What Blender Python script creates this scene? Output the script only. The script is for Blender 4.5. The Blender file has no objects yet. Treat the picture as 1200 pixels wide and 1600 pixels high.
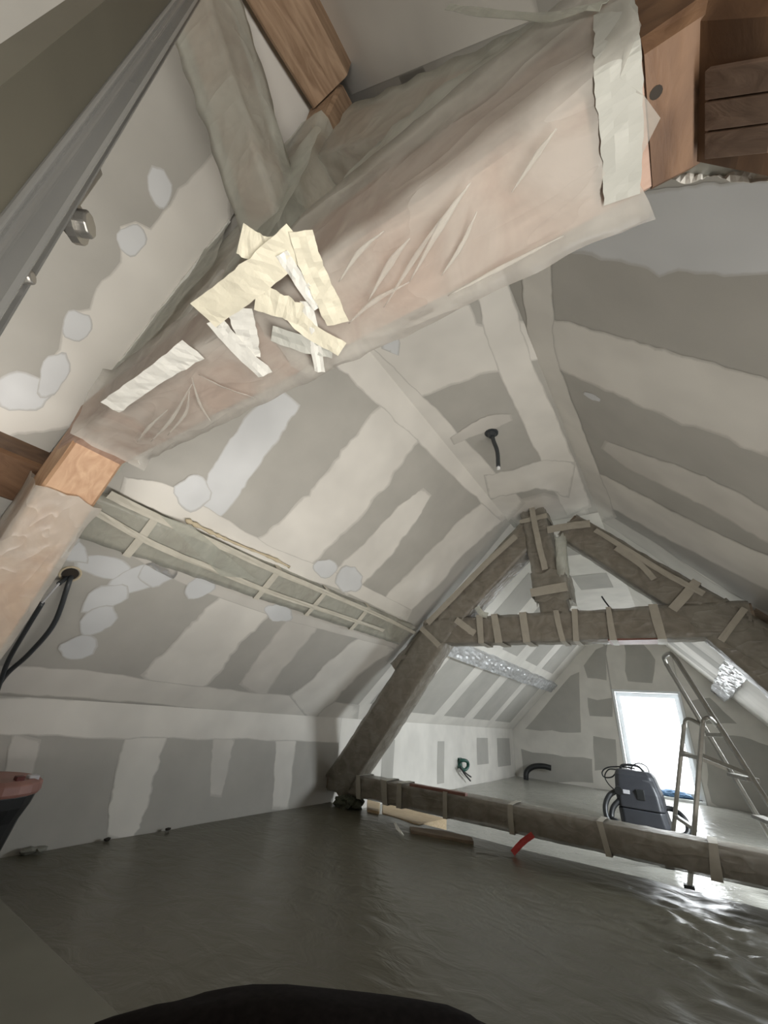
import bpy, bmesh, math, random
from mathutils import Vector, noise
from mathutils.geometry import tessellate_polygon
random.seed(7)
SC = bpy.context.scene
COL = SC.collection
V = Vector

# ------------------------------------------------------------------ camera
FPX = 620.8                                   # focal length in pixels of a 1200 x 1600 frame
CAM = V((0, 0, .93))
FWD = V((-0.52325109, 0.72204192, 0.45261879))
RGT = V((0.82968956, 0.55285916, 0.07721393))
DWN = V((-0.19448275, 0.41593536, -0.88835479))
cd = bpy.data.cameras.new('camera'); cam = bpy.data.objects.new('camera', cd); COL.objects.link(cam)
cd.sensor_fit = 'VERTICAL'; cd.sensor_height = 36; cd.lens = FPX / 1600 * 36
cd.clip_start = .02; cd.clip_end = 200
from mathutils import Matrix
M3 = Matrix((RGT, -DWN, -FWD)).transposed()
cam.matrix_world = Matrix.Translation(CAM) @ M3.to_4x4()
SC.camera = cam

# ------------------------------------------------------------------ world, lights, exposure
SC.view_settings.view_transform = 'Standard'; SC.view_settings.look = 'None'
SC.view_settings.gamma = 1; SC.view_settings.use_curve_mapping = False
SC.view_settings.exposure = 0.05
w = bpy.data.worlds.new('sky'); SC.world = w; w.use_nodes = True
bg = w.node_tree.nodes['Background']; bg.inputs[0].default_value = (.93, .97, 1, 1); bg.inputs[1].default_value = 4.0
def area(name, loc, direction, sx, sy, power, color=(1, 1, 1)):
    l = bpy.data.lights.new(name, 'AREA'); l.shape = 'RECTANGLE'; l.size = sx; l.size_y = sy
    l.energy = power; l.color = color
    o = bpy.data.objects.new(name, l); COL.objects.link(o)
    o.location = loc; o.rotation_euler = V(direction).to_track_quat('-Z', 'Y').to_euler()
    return o
# daylight through the gable window, and lights added for an assumed roof window and open stairwell right of the camera
area('daylight_gable_window', (-.57, 11.26, .86), (0, -1, -.05), 1.25, 1.95, 65, (.93, .97, 1))
area('assumed_roof_window_light', (1.36, 5.75, 1.62), (-1, 0, -.85), 1.0, .95, 235, (.90, .96, 1))  # added area light for an assumed roof window in the far bay
area('assumed_stairwell_light', (.98, -.05, -.27), (-1, 0, .2), 4.5, .45, 200, (1, .96, .90))  # added area light in an assumed stairwell, out of view

# ------------------------------------------------------------------ the room in numbers
XL, ZK, XHL, XHR, ZC, XR = -3.487, .85, -1.277, -.334, 3.108, 1.642
YG, YB, ZF = 10.91, -2.6, -.12                # far gable, back wall, level of the far floor
ML = (ZC - ZK) / (XHL - XL); MR = (ZC - ZK) / (XHR - XR)
NL = V((ML, 0, -1)).normalized()              # into the room
NR = V((MR, 0, -1)).normalized()
YN0, YN1 = .352, .565                         # near truss, front and back
YT0, YT1 = 4.145, 4.36                        # far truss
def ray(x, y): return (x - 600) / FPX * RGT + (y - 800) / FPX * DWN + FWD
def hit(x, y, n, p):
    v = ray(x, y); return CAM + v * ((p - CAM).dot(n) / v.dot(n))
PLANES = {'SL': (NL, V((XL, 0, ZK))), 'SR': (NR, V((XR, 0, ZK))), 'KW': (V((1, 0, 0)), V((XL, 0, 0))),
          'FC': (V((0, 0, -1)), V((0, 0, ZC))), 'GA': (V((0, -1, 0)), V((0, YG, 0))), 'FL': (V((0, 0, 1)), V((0, 0, 0)))}
def on(pl, x, y, off=0):
    n, p = PLANES[pl]; return hit(x, y, n, p + n * off)
def aty(x, y, Y): return hit(x, y, V((0, 1, 0)), V((0, Y, 0)))
def atz(x, y, Z): return hit(x, y, V((0, 0, 1)), V((0, 0, Z)))
def atx(x, y, X): return hit(x, y, V((1, 0, 0)), V((X, 0, 0)))
def slz(x): return ZK + ML * (x - XL)
def srz(x): return ZK + MR * (x - XR)

# ------------------------------------------------------------------ materials
def newmat(name):
    m = bpy.data.materials.new(name); m.use_nodes = True
    nt = m.node_tree; b = nt.nodes['Principled BSDF']; return m, nt, b
def simple(name, col, rough=.6, metal=0, var=.12, scale=8, bump=0, bscale=60, stretch=(1, 1, 1), spec=.5, second=None, coat=0):
    m, nt, b = newmat(name)
    tc = nt.nodes.new('ShaderNodeTexCoord'); mp = nt.nodes.new('ShaderNodeMapping'); mp.inputs['Scale'].default_value = stretch
    nt.links.new(tc.outputs['Object'], mp.inputs[0])
    n = nt.nodes.new('ShaderNodeTexNoise'); n.inputs['Scale'].default_value = scale; n.inputs['Detail'].default_value = 6
    nt.links.new(mp.outputs[0], n.inputs['Vector'])
    r = nt.nodes.new('ShaderNodeValToRGB'); r.color_ramp.elements[0].position = .3; r.color_ramp.elements[1].position = .7
    c2 = second or tuple(min(1, c * (1 + var)) for c in col); c1 = col if second else tuple(c * (1 - var) for c in col)
    r.color_ramp.elements[0].color = (*c1, 1); r.color_ramp.elements[1].color = (*c2, 1)
    nt.links.new(n.outputs[0], r.inputs[0]); nt.links.new(r.outputs[0], b.inputs['Base Color'])
    b.inputs['Roughness'].default_value = rough; b.inputs['Metallic'].default_value = metal
    b.inputs['Specular IOR Level'].default_value = spec
    if coat: b.inputs['Coat Weight'].default_value = coat; b.inputs['Coat Roughness'].default_value = .15
    if bump:
        n2 = nt.nodes.new('ShaderNodeTexNoise'); n2.inputs['Scale'].default_value = bscale; n2.inputs['Detail'].default_value = 4
        nt.links.new(mp.outputs[0], n2.inputs['Vector'])
        bp = nt.nodes.new('ShaderNodeBump'); bp.inputs['Strength'].default_value = bump; bp.inputs['Distance'].default_value = .01
        nt.links.new(n2.outputs[0], bp.inputs['Height']); nt.links.new(bp.outputs[0], b.inputs['Normal'])
    return m
BOARD = (.43, .415, .38); PUTTY = (.70, .675, .625); BLUEPUTTY = (.64, .65, .655)
def putty_mat(name, col, thin=.0):
    """joint compound, feathered into the board by the 'coat' attribute and noise"""
    m, nt, b = newmat(name)
    tc = nt.nodes.new('ShaderNodeTexCoord')
    at = nt.nodes.new('ShaderNodeAttribute'); at.attribute_name = 'coat'
    n = nt.nodes.new('ShaderNodeTexNoise'); n.inputs['Scale'].default_value = 7; n.inputs['Detail'].default_value = 8; n.inputs['Roughness'].default_value = .65
    nt.links.new(tc.outputs['Object'], n.inputs['Vector'])
    a = nt.nodes.new('ShaderNodeMath'); a.operation = 'MULTIPLY_ADD'; a.inputs[1].default_value = 1.3; a.inputs[2].default_value = -.65 - thin
    nt.links.new(n.outputs[0], a.inputs[0])
    s = nt.nodes.new('ShaderNodeMath'); s.operation = 'MULTIPLY_ADD'; s.inputs[1].default_value = 1.5
    nt.links.new(at.outputs['Fac'], s.inputs[0]); nt.links.new(a.outputs[0], s.inputs[2])
    mr = nt.nodes.new('ShaderNodeMapRange'); mr.interpolation_type = 'SMOOTHSTEP'
    mr.inputs['From Min'].default_value = .12; mr.inputs['From Max'].default_value = .75
    nt.links.new(s.outputs[0], mr.inputs['Value'])
    mr.inputs['To Min'].default_value = .42
    cn = nt.nodes.new('ShaderNodeTexNoise'); cn.inputs['Scale'].default_value = 2.5; nt.links.new(tc.outputs['Object'], cn.inputs['Vector'])
    cr_ = nt.nodes.new('ShaderNodeValToRGB'); cr_.color_ramp.elements[0].position = .35; cr_.color_ramp.elements[1].position = .65
    cr_.color_ramp.elements[0].color = (*[c * .92 for c in col], 1); cr_.color_ramp.elements[1].color = (*[min(1, c * 1.05) for c in col], 1)
    nt.links.new(cn.outputs[0], cr_.inputs[0])
    mx = nt.nodes.new('ShaderNodeMix'); mx.data_type = 'RGBA'; mx.inputs['A'].default_value = (*BOARD, 1)
    nt.links.new(mr.outputs[0], mx.inputs['Factor']); nt.links.new(cr_.outputs[0], mx.inputs['B']); nt.links.new(mx.outputs['Result'], b.inputs['Base Color'])
    b.inputs['Roughness'].default_value = .75; b.inputs['Specular IOR Level'].default_value = .25
    bp = nt.nodes.new('ShaderNodeBump'); bp.inputs['Strength'].default_value = .08; bp.inputs['Distance'].default_value = .01
    nt.links.new(n.outputs[0], bp.inputs['Height']); nt.links.new(bp.outputs[0], b.inputs['Normal'])
    return m
def film_mat(name, col, opac, rough=.28, wr=.5, scale=9, stretch=(1, 1, 1), transl=.35):
    """milky polythene: partly clear, partly scattering, glossy, creased"""
    m, nt, b = newmat(name); out = nt.nodes['Material Output']
    tc = nt.nodes.new('ShaderNodeTexCoord'); mp = nt.nodes.new('ShaderNodeMapping'); mp.inputs['Scale'].default_value = stretch
    nt.links.new(tc.outputs['Object'], mp.inputs[0])
    n = nt.nodes.new('ShaderNodeTexNoise'); n.inputs['Scale'].default_value = scale; n.inputs['Detail'].default_value = 5; n.inputs['Distortion'].default_value = .8
    nt.links.new(mp.outputs[0], n.inputs['Vector'])
    v2 = nt.nodes.new('ShaderNodeMapping'); v2.inputs['Rotation'].default_value = (.5, .6, .7); v2.inputs['Scale'].default_value = (1.2, 5, 3); nt.links.new(mp.outputs[0], v2.inputs[0])
    n2 = nt.nodes.new('ShaderNodeTexNoise'); n2.inputs['Scale'].default_value = scale * .45; n2.inputs['Detail'].default_value = 1.5; n2.inputs['Distortion'].default_value = .6; nt.links.new(v2.outputs[0], n2.inputs['Vector'])
    s1 = nt.nodes.new('ShaderNodeMath'); s1.operation = 'SUBTRACT'; s1.inputs[1].default_value = .5; nt.links.new(n2.outputs[0], s1.inputs[0])
    s2 = nt.nodes.new('ShaderNodeMath'); s2.operation = 'ABSOLUTE'; nt.links.new(s1.outputs[0], s2.inputs[0])
    s3 = nt.nodes.new('ShaderNodeMath'); s3.operation = 'POWER'; s3.inputs[1].default_value = .6; nt.links.new(s2.outputs[0], s3.inputs[0])
    bp = nt.nodes.new('ShaderNodeBump'); bp.inputs['Strength'].default_value = wr; bp.inputs['Distance'].default_value = .03; bp.invert = True
    nt.links.new(s3.outputs[0], bp.inputs['Height'])
    b.inputs['Base Color'].default_value = (*col, 1); b.inputs['Roughness'].default_value = rough
    nt.links.new(bp.outputs[0], b.inputs['Normal'])
    tl = nt.nodes.new('ShaderNodeBsdfTranslucent'); tl.inputs[0].default_value = (*col, 1); nt.links.new(bp.outputs[0], tl.inputs['Normal'])
    m1 = nt.nodes.new('ShaderNodeMixShader'); m1.inputs[0].default_value = transl
    nt.links.new(b.outputs[0], m1.inputs[1]); nt.links.new(tl.outputs[0], m1.inputs[2])
    tr = nt.nodes.new('ShaderNodeBsdfTransparent')
    m2 = nt.nodes.new('ShaderNodeMixShader')
    r = nt.nodes.new('ShaderNodeMapRange'); r.inputs['From Min'].default_value = .35; r.inputs['From Max'].default_value = .65
    r.inputs['To Min'].default_value = max(0, opac - .14); r.inputs['To Max'].default_value = min(1, opac + .14)
    nt.links.new(n.outputs[0], r.inputs['Value']); nt.links.new(r.outputs[0], m2.inputs[0])
    nt.links.new(tr.outputs[0], m2.inputs[1]); nt.links.new(m1.outputs[0], m2.inputs[2]); nt.links.new(m2.outputs[0], out.inputs[0])
    return m
def wood_mat(name, c1, c2, rough=.65, scale=5, stretch=(1, 1, 1)):
    m, nt, b = newmat(name)
    tc = nt.nodes.new('ShaderNodeTexCoord'); mp = nt.nodes.new('ShaderNodeMapping'); mp.inputs['Scale'].default_value = stretch
    nt.links.new(tc.outputs['Object'], mp.inputs[0])
    n = nt.nodes.new('ShaderNodeTexNoise'); n.inputs['Scale'].default_value = scale; n.inputs['Detail'].default_value = 8; n.inputs['Distortion'].default_value = 1.2
    nt.links.new(mp.outputs[0], n.inputs['Vector'])
    r = nt.nodes.new('ShaderNodeValToRGB'); e = r.color_ramp.elements
    e[0].position = .3; e[0].color = (*c1, 1); e[1].position = .68; e[1].color = (*c2, 1)
    nt.links.new(n.outputs[0], r.inputs[0]); nt.links.new(r.outputs[0], b.inputs['Base Color'])
    b.inputs['Roughness'].default_value = rough
    bp = nt.nodes.new('ShaderNodeBump'); bp.inputs['Strength'].default_value = .35; bp.inputs['Distance'].default_value = .01
    nt.links.new(n.outputs[0], bp.inputs['Height']); nt.links.new(bp.outputs[0], b.inputs['Normal'])
    return m
MT = {
 'board': simple('plasterboard_grey', BOARD, .8, var=.06, scale=3, spec=.25),
 'boardpatch': simple('plasterboard_patch_grey', tuple(c * 1.0 for c in BOARD), .8, var=.06, scale=3, spec=.25),
 'putty': putty_mat('joint_compound', PUTTY), 'puttyblue': putty_mat('joint_compound_second_coat', BLUEPUTTY),
 'puttythin': putty_mat('joint_compound_thin', (.60, .575, .53), .12),
 'white': simple('window_white_paint', (.80, .82, .83), .4, var=.03),
 'cream': simple('cream_foam', (.55, .47, .33), .8, var=.1, bump=.4),
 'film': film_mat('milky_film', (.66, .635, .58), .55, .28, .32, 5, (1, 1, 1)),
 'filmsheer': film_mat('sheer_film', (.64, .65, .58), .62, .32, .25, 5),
 'filmdark': film_mat('shaded_film', (.37, .345, .295), .7, .35, .5, 8),  # darkened film: backlit shade of the far truss put into its colour
 'filmgloss': film_mat('crinkled_clear_film', (.84, .86, .88), .8, .12, .35, 4),
 'filmfold': simple('doubled_film', (.44, .44, .40), .35, var=.05, scale=9, bump=.15, bscale=12),
 'tape': simple('masking_tape', (.68, .64, .51), .5, var=.06, scale=14, bump=.25, bscale=40),
 'tapepale': simple('pale_dull_tape', (.56, .53, .45), .5, var=.06, scale=14),
 'tapewhite': simple('white_tape', (.70, .69, .64), .4, var=.05, scale=14, bump=.25, bscale=40),
 'tapedull': simple('dull_tape', (.34, .315, .265), .55, var=.07, scale=14),  # tape toned down close to the darkened film
 'pinkwood': wood_mat('pale_rose_timber', (.31, .20, .15), (.44, .31, .245), .7, 4, (1, 6, 6)),
 'legwood': wood_mat('bare_orange_timber', (.36, .20, .11), (.52, .34, .21), .6, 5, (4, 4, 1)),
 'palewood': wood_mat('pale_grey_timber', (.30, .265, .215), (.42, .38, .32), .7, 4, (3, 1, 3)),
 'laths': wood_mat('grey_brown_laths', (.12, .075, .05), (.21, .14, .10), .7, 5, (2, 6, 2)),
 'brownwood': wood_mat('bare_brown_timber', (.085, .04, .017), (.18, .098, .05), .6, 4, (3, 1.2, 3)),
 'brownwood2': wood_mat('bare_timber_light', (.24, .15, .09), (.42, .29, .19), .65, 5, (6, 1, 6)),
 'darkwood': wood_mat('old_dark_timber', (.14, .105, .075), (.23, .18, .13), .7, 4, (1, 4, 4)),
 'plank': wood_mat('pine_plank', (.50, .36, .20), (.68, .54, .36), .6, 6, (1, 8, 8)),
 'redbrown': wood_mat('red_brown_batten', (.13, .055, .04), (.22, .10, .075), .5, 6, (1, 8, 8)),
 'floor': simple('dark_floor_boards', (.085, .078, .058), .5, var=.25, scale=3),
 'concrete': simple('subfloor', (.40, .385, .34), .7, var=.1, scale=4),
 'black': simple('black_plastic', (.012, .013, .014), .45, var=.2),
 'conduit': simple('dark_grey_conduit', (.035, .040, .044), .4, var=.2),
 'green': simple('dark_green_conduit', (.01, .07, .05), .4, var=.2),
 'greenrag': simple('dark_green_rag', (.05, .055, .035), .85, var=.35, scale=30, bump=.6, bscale=30),
 'red': simple('red_webbing', (.42, .03, .025), .6, var=.15),
 'redlid': simple('dusty_red_plastic', (.27, .13, .105), .5, var=.15),
 'darkred': simple('dark_red_plastic', (.10, .015, .012), .5, var=.15),
 'alu': simple('dull_aluminium', (.30, .29, .265), .38, metal=.75, var=.12, scale=20),
 'alurail': simple('scratched_aluminium_rail', (.29, .29, .28), .22, metal=.5, var=.06, scale=3),
 'olive': simple('dark_olive_panel', (.085, .08, .06), .45, var=.12, scale=5),
 'steel': simple('zinc_bolt', (.28, .27, .25), .4, metal=.8, var=.15),
 'vac': simple('dark_grey_vacuum_body', (.032, .034, .040), .38, var=.12),
 'vaclight': simple('grey_vacuum_panel', (.07, .073, .08), .4, var=.1),
 'badge': simple('pale_badge', (.5, .5, .52), .5, var=.05),
 'blob': simple('matt_black', (.011, .009, .009), .95, var=.3, scale=40, spec=.1),
 'blue': simple('blue_cloth', (.12, .22, .36), .8, var=.2, scale=20),
 'hole': simple('dark_hole', (.03, .024, .018), .9, var=.2),
 'paleboard': simple('pale_board', (.17, .168, .14), .6, var=.08, scale=4),
}
def floor_film_mat(name, col, rough, wr, scale, stretch):
    m, nt, b = newmat(name)
    tc = nt.nodes.new('ShaderNodeTexCoord'); mp = nt.nodes.new('ShaderNodeMapping'); mp.inputs['Scale'].default_value = stretch
    nt.links.new(tc.outputs['Object'], mp.inputs[0])
    n = nt.nodes.new('ShaderNodeTexNoise'); n.inputs['Scale'].default_value = scale; n.inputs['Detail'].default_value = 4; n.inputs['Distortion'].default_value = 1.0
    nt.links.new(mp.outputs[0], n.inputs['Vector'])
    bp = nt.nodes.new('ShaderNodeBump'); bp.inputs['Strength'].default_value = wr; bp.inputs['Distance'].default_value = .02
    nt.links.new(n.outputs[0], bp.inputs['Height']); nt.links.new(bp.outputs[0], b.inputs['Normal'])
    r = nt.nodes.new('ShaderNodeValToRGB'); r.color_ramp.elements[0].color = (*[c * .85 for c in col], 1); r.color_ramp.elements[1].color = (*[c * 1.15 for c in col], 1)
    n3 = nt.nodes.new('ShaderNodeTexNoise'); n3.inputs['Scale'].default_value = 1.3; nt.links.new(tc.outputs['Object'], n3.inputs['Vector'])
    nt.links.new(n3.outputs[0], r.inputs[0]); nt.links.new(r.outputs[0], b.inputs['Base Color'])
    b.inputs['Roughness'].default_value = rough; b.inputs['Specular IOR Level'].default_value = .5
    return m
MT['floorfilm'] = floor_film_mat('film_over_dark_floor', (.098, .091, .066), .3, .42, 5, (1, 1.6, 1))
MT['floorfilm2'] = floor_film_mat('film_over_pale_floor', (.34, .335, .30), .2, .8, 7, (1, 2.2, 1))
gm, nt, b = newmat('window_glass'); b.inputs['Base Color'].default_value = (1, 1, 1, 1); b.inputs['Roughness'].default_value = 0
out = nt.nodes['Material Output']; tr = nt.nodes.new('ShaderNodeBsdfTransparent'); gl = nt.nodes.new('ShaderNodeBsdfGlossy'); gl.inputs['Roughness'].default_value = .02
mx = nt.nodes.new('ShaderNodeMixShader'); mx.inputs[0].default_value = .05
nt.links.new(tr.outputs[0], mx.inputs[1]); nt.links.new(gl.outputs[0], mx.inputs[2]); nt.links.new(mx.outputs[0], out.inputs[0])
MT['glass'] = gm

# ------------------------------------------------------------------ mesh helpers
class MB:
    def __init__(s): s.v = []; s.f = []; s.a = []
    def add(s, vs, fs, at=None):
        k = len(s.v); s.v += [V(p) for p in vs]; s.f += [[i + k for i in f] for f in fs]; s.a += list(at) if at else [1.0] * len(vs); return s
    def box(s, lo, hi):
        x0, y0, z0 = lo; x1, y1, z1 = hi
        return s.add([(x0, y0, z0), (x1, y0, z0), (x1, y1, z0), (x0, y1, z0), (x0, y0, z1), (x1, y0, z1), (x1, y1, z1), (x0, y1, z1)],
                     [(3, 2, 1, 0), (4, 5, 6, 7), (0, 1, 5, 4), (1, 2, 6, 5), (2, 3, 7, 6), (3, 0, 4, 7)])
    def bar(s, A, B, u, wu, wv):
        """box beam from A to B; u is one cross axis, wu / wv full widths"""
        A = V(A); B = V(B); d = (B - A).normalized(); u = V(u); u = (u - d * u.dot(d)).normalized(); v = d.cross(u)
        ps = []
        for P in (A, B):
            for a, b_ in ((-1, -1), (1, -1), (1, 1), (-1, 1)): ps.append(P + u * wu / 2 * a + v * wv / 2 * b_)
        return s.add(ps, [(3, 2, 1, 0), (4, 5, 6, 7), (0, 1, 5, 4), (1, 2, 6, 5), (2, 3, 7, 6), (3, 0, 4, 7)])
    def tube(s, pts, r, n=8, cap=True):
        pts = [V(p) for p in pts]; rings = []
        up = V((0.3, .2, 1)).normalized()
        for i, p in enumerate(pts):
            t = (pts[min(i + 1, len(pts) - 1)] - pts[max(i - 1, 0)]).normalized()
            u = (up - t * up.dot(t)); u = u.normalized() if u.length > 1e-4 else t.orthogonal().normalized(); v = t.cross(u); up = u
            rr = r[i] if isinstance(r, (list, tuple)) else r
            rings.append([p + (u * math.cos(6.2832 * k / n) + v * math.sin(6.2832 * k / n)) * rr for k in range(n)])
        vs = [q for g in rings for q in g]; fs = []
        for i in range(len(rings) - 1):
            for k in range(n): fs.append((i * n + k, i * n + (k + 1) % n, (i + 1) * n + (k + 1) % n, (i + 1) * n + k))
        if cap: fs.append(tuple(range(n))[::-1]); fs.append(tuple((len(rings) - 1) * n + k for k in range(n)))
        return s.add(vs, fs)
    def build(s, name, mat, parent=None, smooth=False, bevel=0, solid=0, sub=0):
        me = bpy.data.meshes.new(name); me.from_pydata([tuple(p) for p in s.v], [], s.f); me.update()
        at = me.attributes.new('coat', 'FLOAT', 'POINT')
        for i, x in enumerate(s.a): at.data[i].value = x
        me.materials.append(MT[mat] if isinstance(mat, str) else mat)
        if smooth:
            for p in me.polygons: p.use_smooth = True
        o = bpy.data.objects.new(name, me); COL.objects.link(o)
        if parent: o.parent = parent; o.matrix_parent_inverse = Matrix.Translation(-parent.location)
        if bevel:
            m = o.modifiers.new('bevel', 'BEVEL'); m.width = bevel; m.segments = 2; m.limit_method = 'ANGLE'
        if solid:
            m = o.modifiers.new('solid', 'SOLIDIFY'); m.thickness = solid; m.offset = 0
        if sub:
            m = o.modifiers.new('sub', 'SUBSURF'); m.levels = sub; m.render_levels = sub
        return o
def tag(o, label, cat, group=None, kind=None):
    o['label'] = label; o['category'] = cat
    if group: o['group'] = group
    if kind: o['kind'] = kind
    return o
def struct(o, label=None):
    o['kind'] = 'structure'
    if label: o['label'] = label
    return o
def empty(name, loc, label, cat, group=None):
    e = bpy.data.objects.new(name, None); COL.objects.link(e); e.location = loc; e.empty_display_size = .1
    return tag(e, label, cat, group)
def curve(pts, n=8):
    """Catmull-Rom through points"""
    pts = [V(p) for p in pts]; P = [pts[0] * 2 - pts[1]] + pts + [pts[-1] * 2 - pts[-2]]; out = []
    for i in range(1, len(P) - 2):
        for k in range(n):
            t = k / n; a, b_, c, d = P[i - 1:i + 3]
            out.append(.5 * ((2 * b_) + (c - a) * t + (2 * a - 5 * b_ + 4 * c - d) * t * t + (3 * b_ - a - 3 * c + d) * t ** 3))
    return out + [pts[-1]]
def nz(p, s=1.0): return noise.noise(V(p) * s)
def fbm(p, s=1.0): return noise.fractal(V(p) * s, 1.0, 2.0, 4)

# ---- joint compound
def strip(pl, pts, mat='putty', parent=None, off=.003, rag=.14, feather=.22, n=10, seed=0, name='joint_compound_band'):
    """a ragged band on a wall plane: pts = (x, y, width) along its middle"""
    c = curve([V((x, y, wd)) for x, y, wd in pts], n); m = MB(); vs = []; at = []
    for i, p in enumerate(c):
        t = c[min(i + 1, len(c) - 1)] - c[max(i - 1, 0)]; t = V((t.x, t.y, 0)).normalized(); q = V((-t.y, t.x, 0))
        wl = p.z / 2 * (1 + rag * (nz((i * .3, seed * 3.1, 0)) + .6 * nz((i * 1.1, seed, 2)))); wr = p.z / 2 * (1 + rag * (nz((i * .3, seed * 3.1, 9)) + .6 * nz((i * 1.1, seed, 5))))
        e = min(1, i / 2, (len(c) - 1 - i) / 2)
        for k, (a, av) in enumerate(((-wl, 0), (-wl * (1 - feather), 1), (0, 1), (wr * (1 - feather), 1), (wr, 0))):
            vs.append(on(pl, p.x + q.x * a, p.y + q.y * a, off * .35 + .00012 * (seed % 17))); at.append(av * e)
    fs = [(i * 5 + k, i * 5 + k + 1, (i + 1) * 5 + k + 1, (i + 1) * 5 + k) for i in range(len(c) - 1) for k in range(4)]
    return m.add(vs, fs, at).build(name, mat, parent)
def blob(pl, x, y, rx, ry, ang=0, mat='puttyblue', parent=None, off=.004, seed=0):
    m = MB(); n = 20; off = .0016 + .0004 * (seed % 20); vs = [on(pl, x, y, off)]; at = [1]
    ca, sa = math.cos(math.radians(ang)), math.sin(math.radians(ang))
    for ring, av in ((.72, 1), (1, 0)):
        for k in range(n):
            t = 6.2832 * k / n; j = 1 + .3 * nz((math.cos(t) * 1.3, math.sin(t) * 1.3, seed * 2.3)) + .12 * nz((math.cos(t) * 4, math.sin(t) * 4, seed))
            a, b_ = rx * ring * j * math.cos(t), ry * ring * j * math.sin(t)
            vs.append(on(pl, x + a * ca - b_ * sa, y + a * sa + b_ * ca, off)); at.append(av)
    fs = [(0, 1 + k, 1 + (k + 1) % n) for k in range(n)] + [(1 + k, 1 + n + k, 1 + n + (k + 1) % n, 1 + (k + 1) % n) for k in range(n)]
    return m.add(vs, fs, at).build('joint_compound_patch', mat, parent)
def poly(pl, pts, mat='putty', parent=None, off=.003, name='joint_compound_patch', rag=3, seed=0, feather=10):
    """any outline in pixels laid on a wall plane, ragged and with a feathered rim"""
    P = []
    for i, p in enumerate(pts):
        q = pts[(i + 1) % len(pts)]; L = math.dist(p, q); k = max(1, int(L / 14))
        for j in range(k):
            t = j / k; P.append(V((p[0] + (q[0] - p[0]) * t + rag * 2 * nz((len(P) * .6, seed, 1)), p[1] + (q[1] - p[1]) * t + rag * 2 * nz((len(P) * .6, seed, 5)), 0)))
    n = len(P); ar = sum(P[i].x * P[(i + 1) % n].y - P[(i + 1) % n].x * P[i].y for i in range(n)); sg = 1 if ar > 0 else -1
    I = []
    for i in range(n):
        t = (P[(i + 2) % n] - P[i - 2]).normalized(); I.append(P[i] + V((-t.y, t.x, 0)) * sg * feather)
    tris = tessellate_polygon([I]); m = MB()
    vs = [on(pl, p.x, p.y, off * .35) for p in I] + [on(pl, p.x, p.y, off * .35) for p in P]; at = [1] * n + [0] * n
    fs = [tuple(t) for t in tris] + [(i, n + i, n + (i + 1) % n, (i + 1) % n) for i in range(n)]
    return m.add(vs, fs, at).build(name, mat, parent)
def rect(pl_fn, u0, u1, v0, v1, mat, parent, name='joint_compound_band', nu=6, nv=6, rag=.015, seed=0, fe=.03):
    """world-space band: pl_fn(u, v) -> point; feathered on both long sides (u)"""
    m = MB(); vs = []; at = []
    for j in range(nv + 1):
        v = v0 + (v1 - v0) * j / nv; a = u0 + rag * nz((v * 2, seed, 0)) * 2; b_ = u1 + rag * nz((v * 2, seed, 7)) * 2
        for u, av in ((a, 0), (a + fe, 1), (b_ - fe, 1), (b_, 0)): vs.append(pl_fn(u, v)); at.append(av)
    fs = [(j * 4 + k, j * 4 + k + 1, j * 4 + k + 5, j * 4 + k + 4) for j in range(nv) for k in range(3)]
    return m.add(vs, fs, at).build(name, mat, parent)

# ---- timbers and their wrapping
def frame(A, B, u):
    d = (B - A).normalized(); u = V(u); u = (u - d * u.dot(d)).normalized(); return d, u, d.cross(u)
def timber(name, A, B, u, wu, wv, mat, parent=None, wob=.012, seed=0, n=None, taper=1.0):
    A = V(A); B = V(B); d, u, v = frame(A, B, u); L = (B - A).length; n = n or max(4, int(L / .12)); m = MB(); c = .12
    sec = [(-1, -1 + c), (-1 + c, -1), (1 - c, -1), (1, -1 + c), (1, 1 - c), (1 - c, 1), (-1 + c, 1), (-1, 1 - c)]; vs = []
    for i in range(n + 1):
        t = i / n; P = A + d * L * t; k = 1 + (taper - 1) * t
        P = P + u * wob * nz((t * L * 1.3, seed, 3)) + v * wob * nz((t * L * 1.3, seed, 8))
        for j, (a, b_) in enumerate(sec):
            vs.append(P + u * (a * wu / 2 * k + wob * .5 * nz((t * L * 3, seed + j * .37, 1))) + v * (b_ * wv / 2 * k + wob * .5 * nz((t * L * 3, seed + j * .37, 4))))
    fs = [(i * 8 + j, i * 8 + (j + 1) % 8, (i + 1) * 8 + (j + 1) % 8, (i + 1) * 8 + j) for i in range(n) for j in range(8)]
    fs += [tuple(range(8))[::-1], tuple(n * 8 + j for j in range(8))]
    return m.add(vs, fs).build(name, mat, parent)
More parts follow.
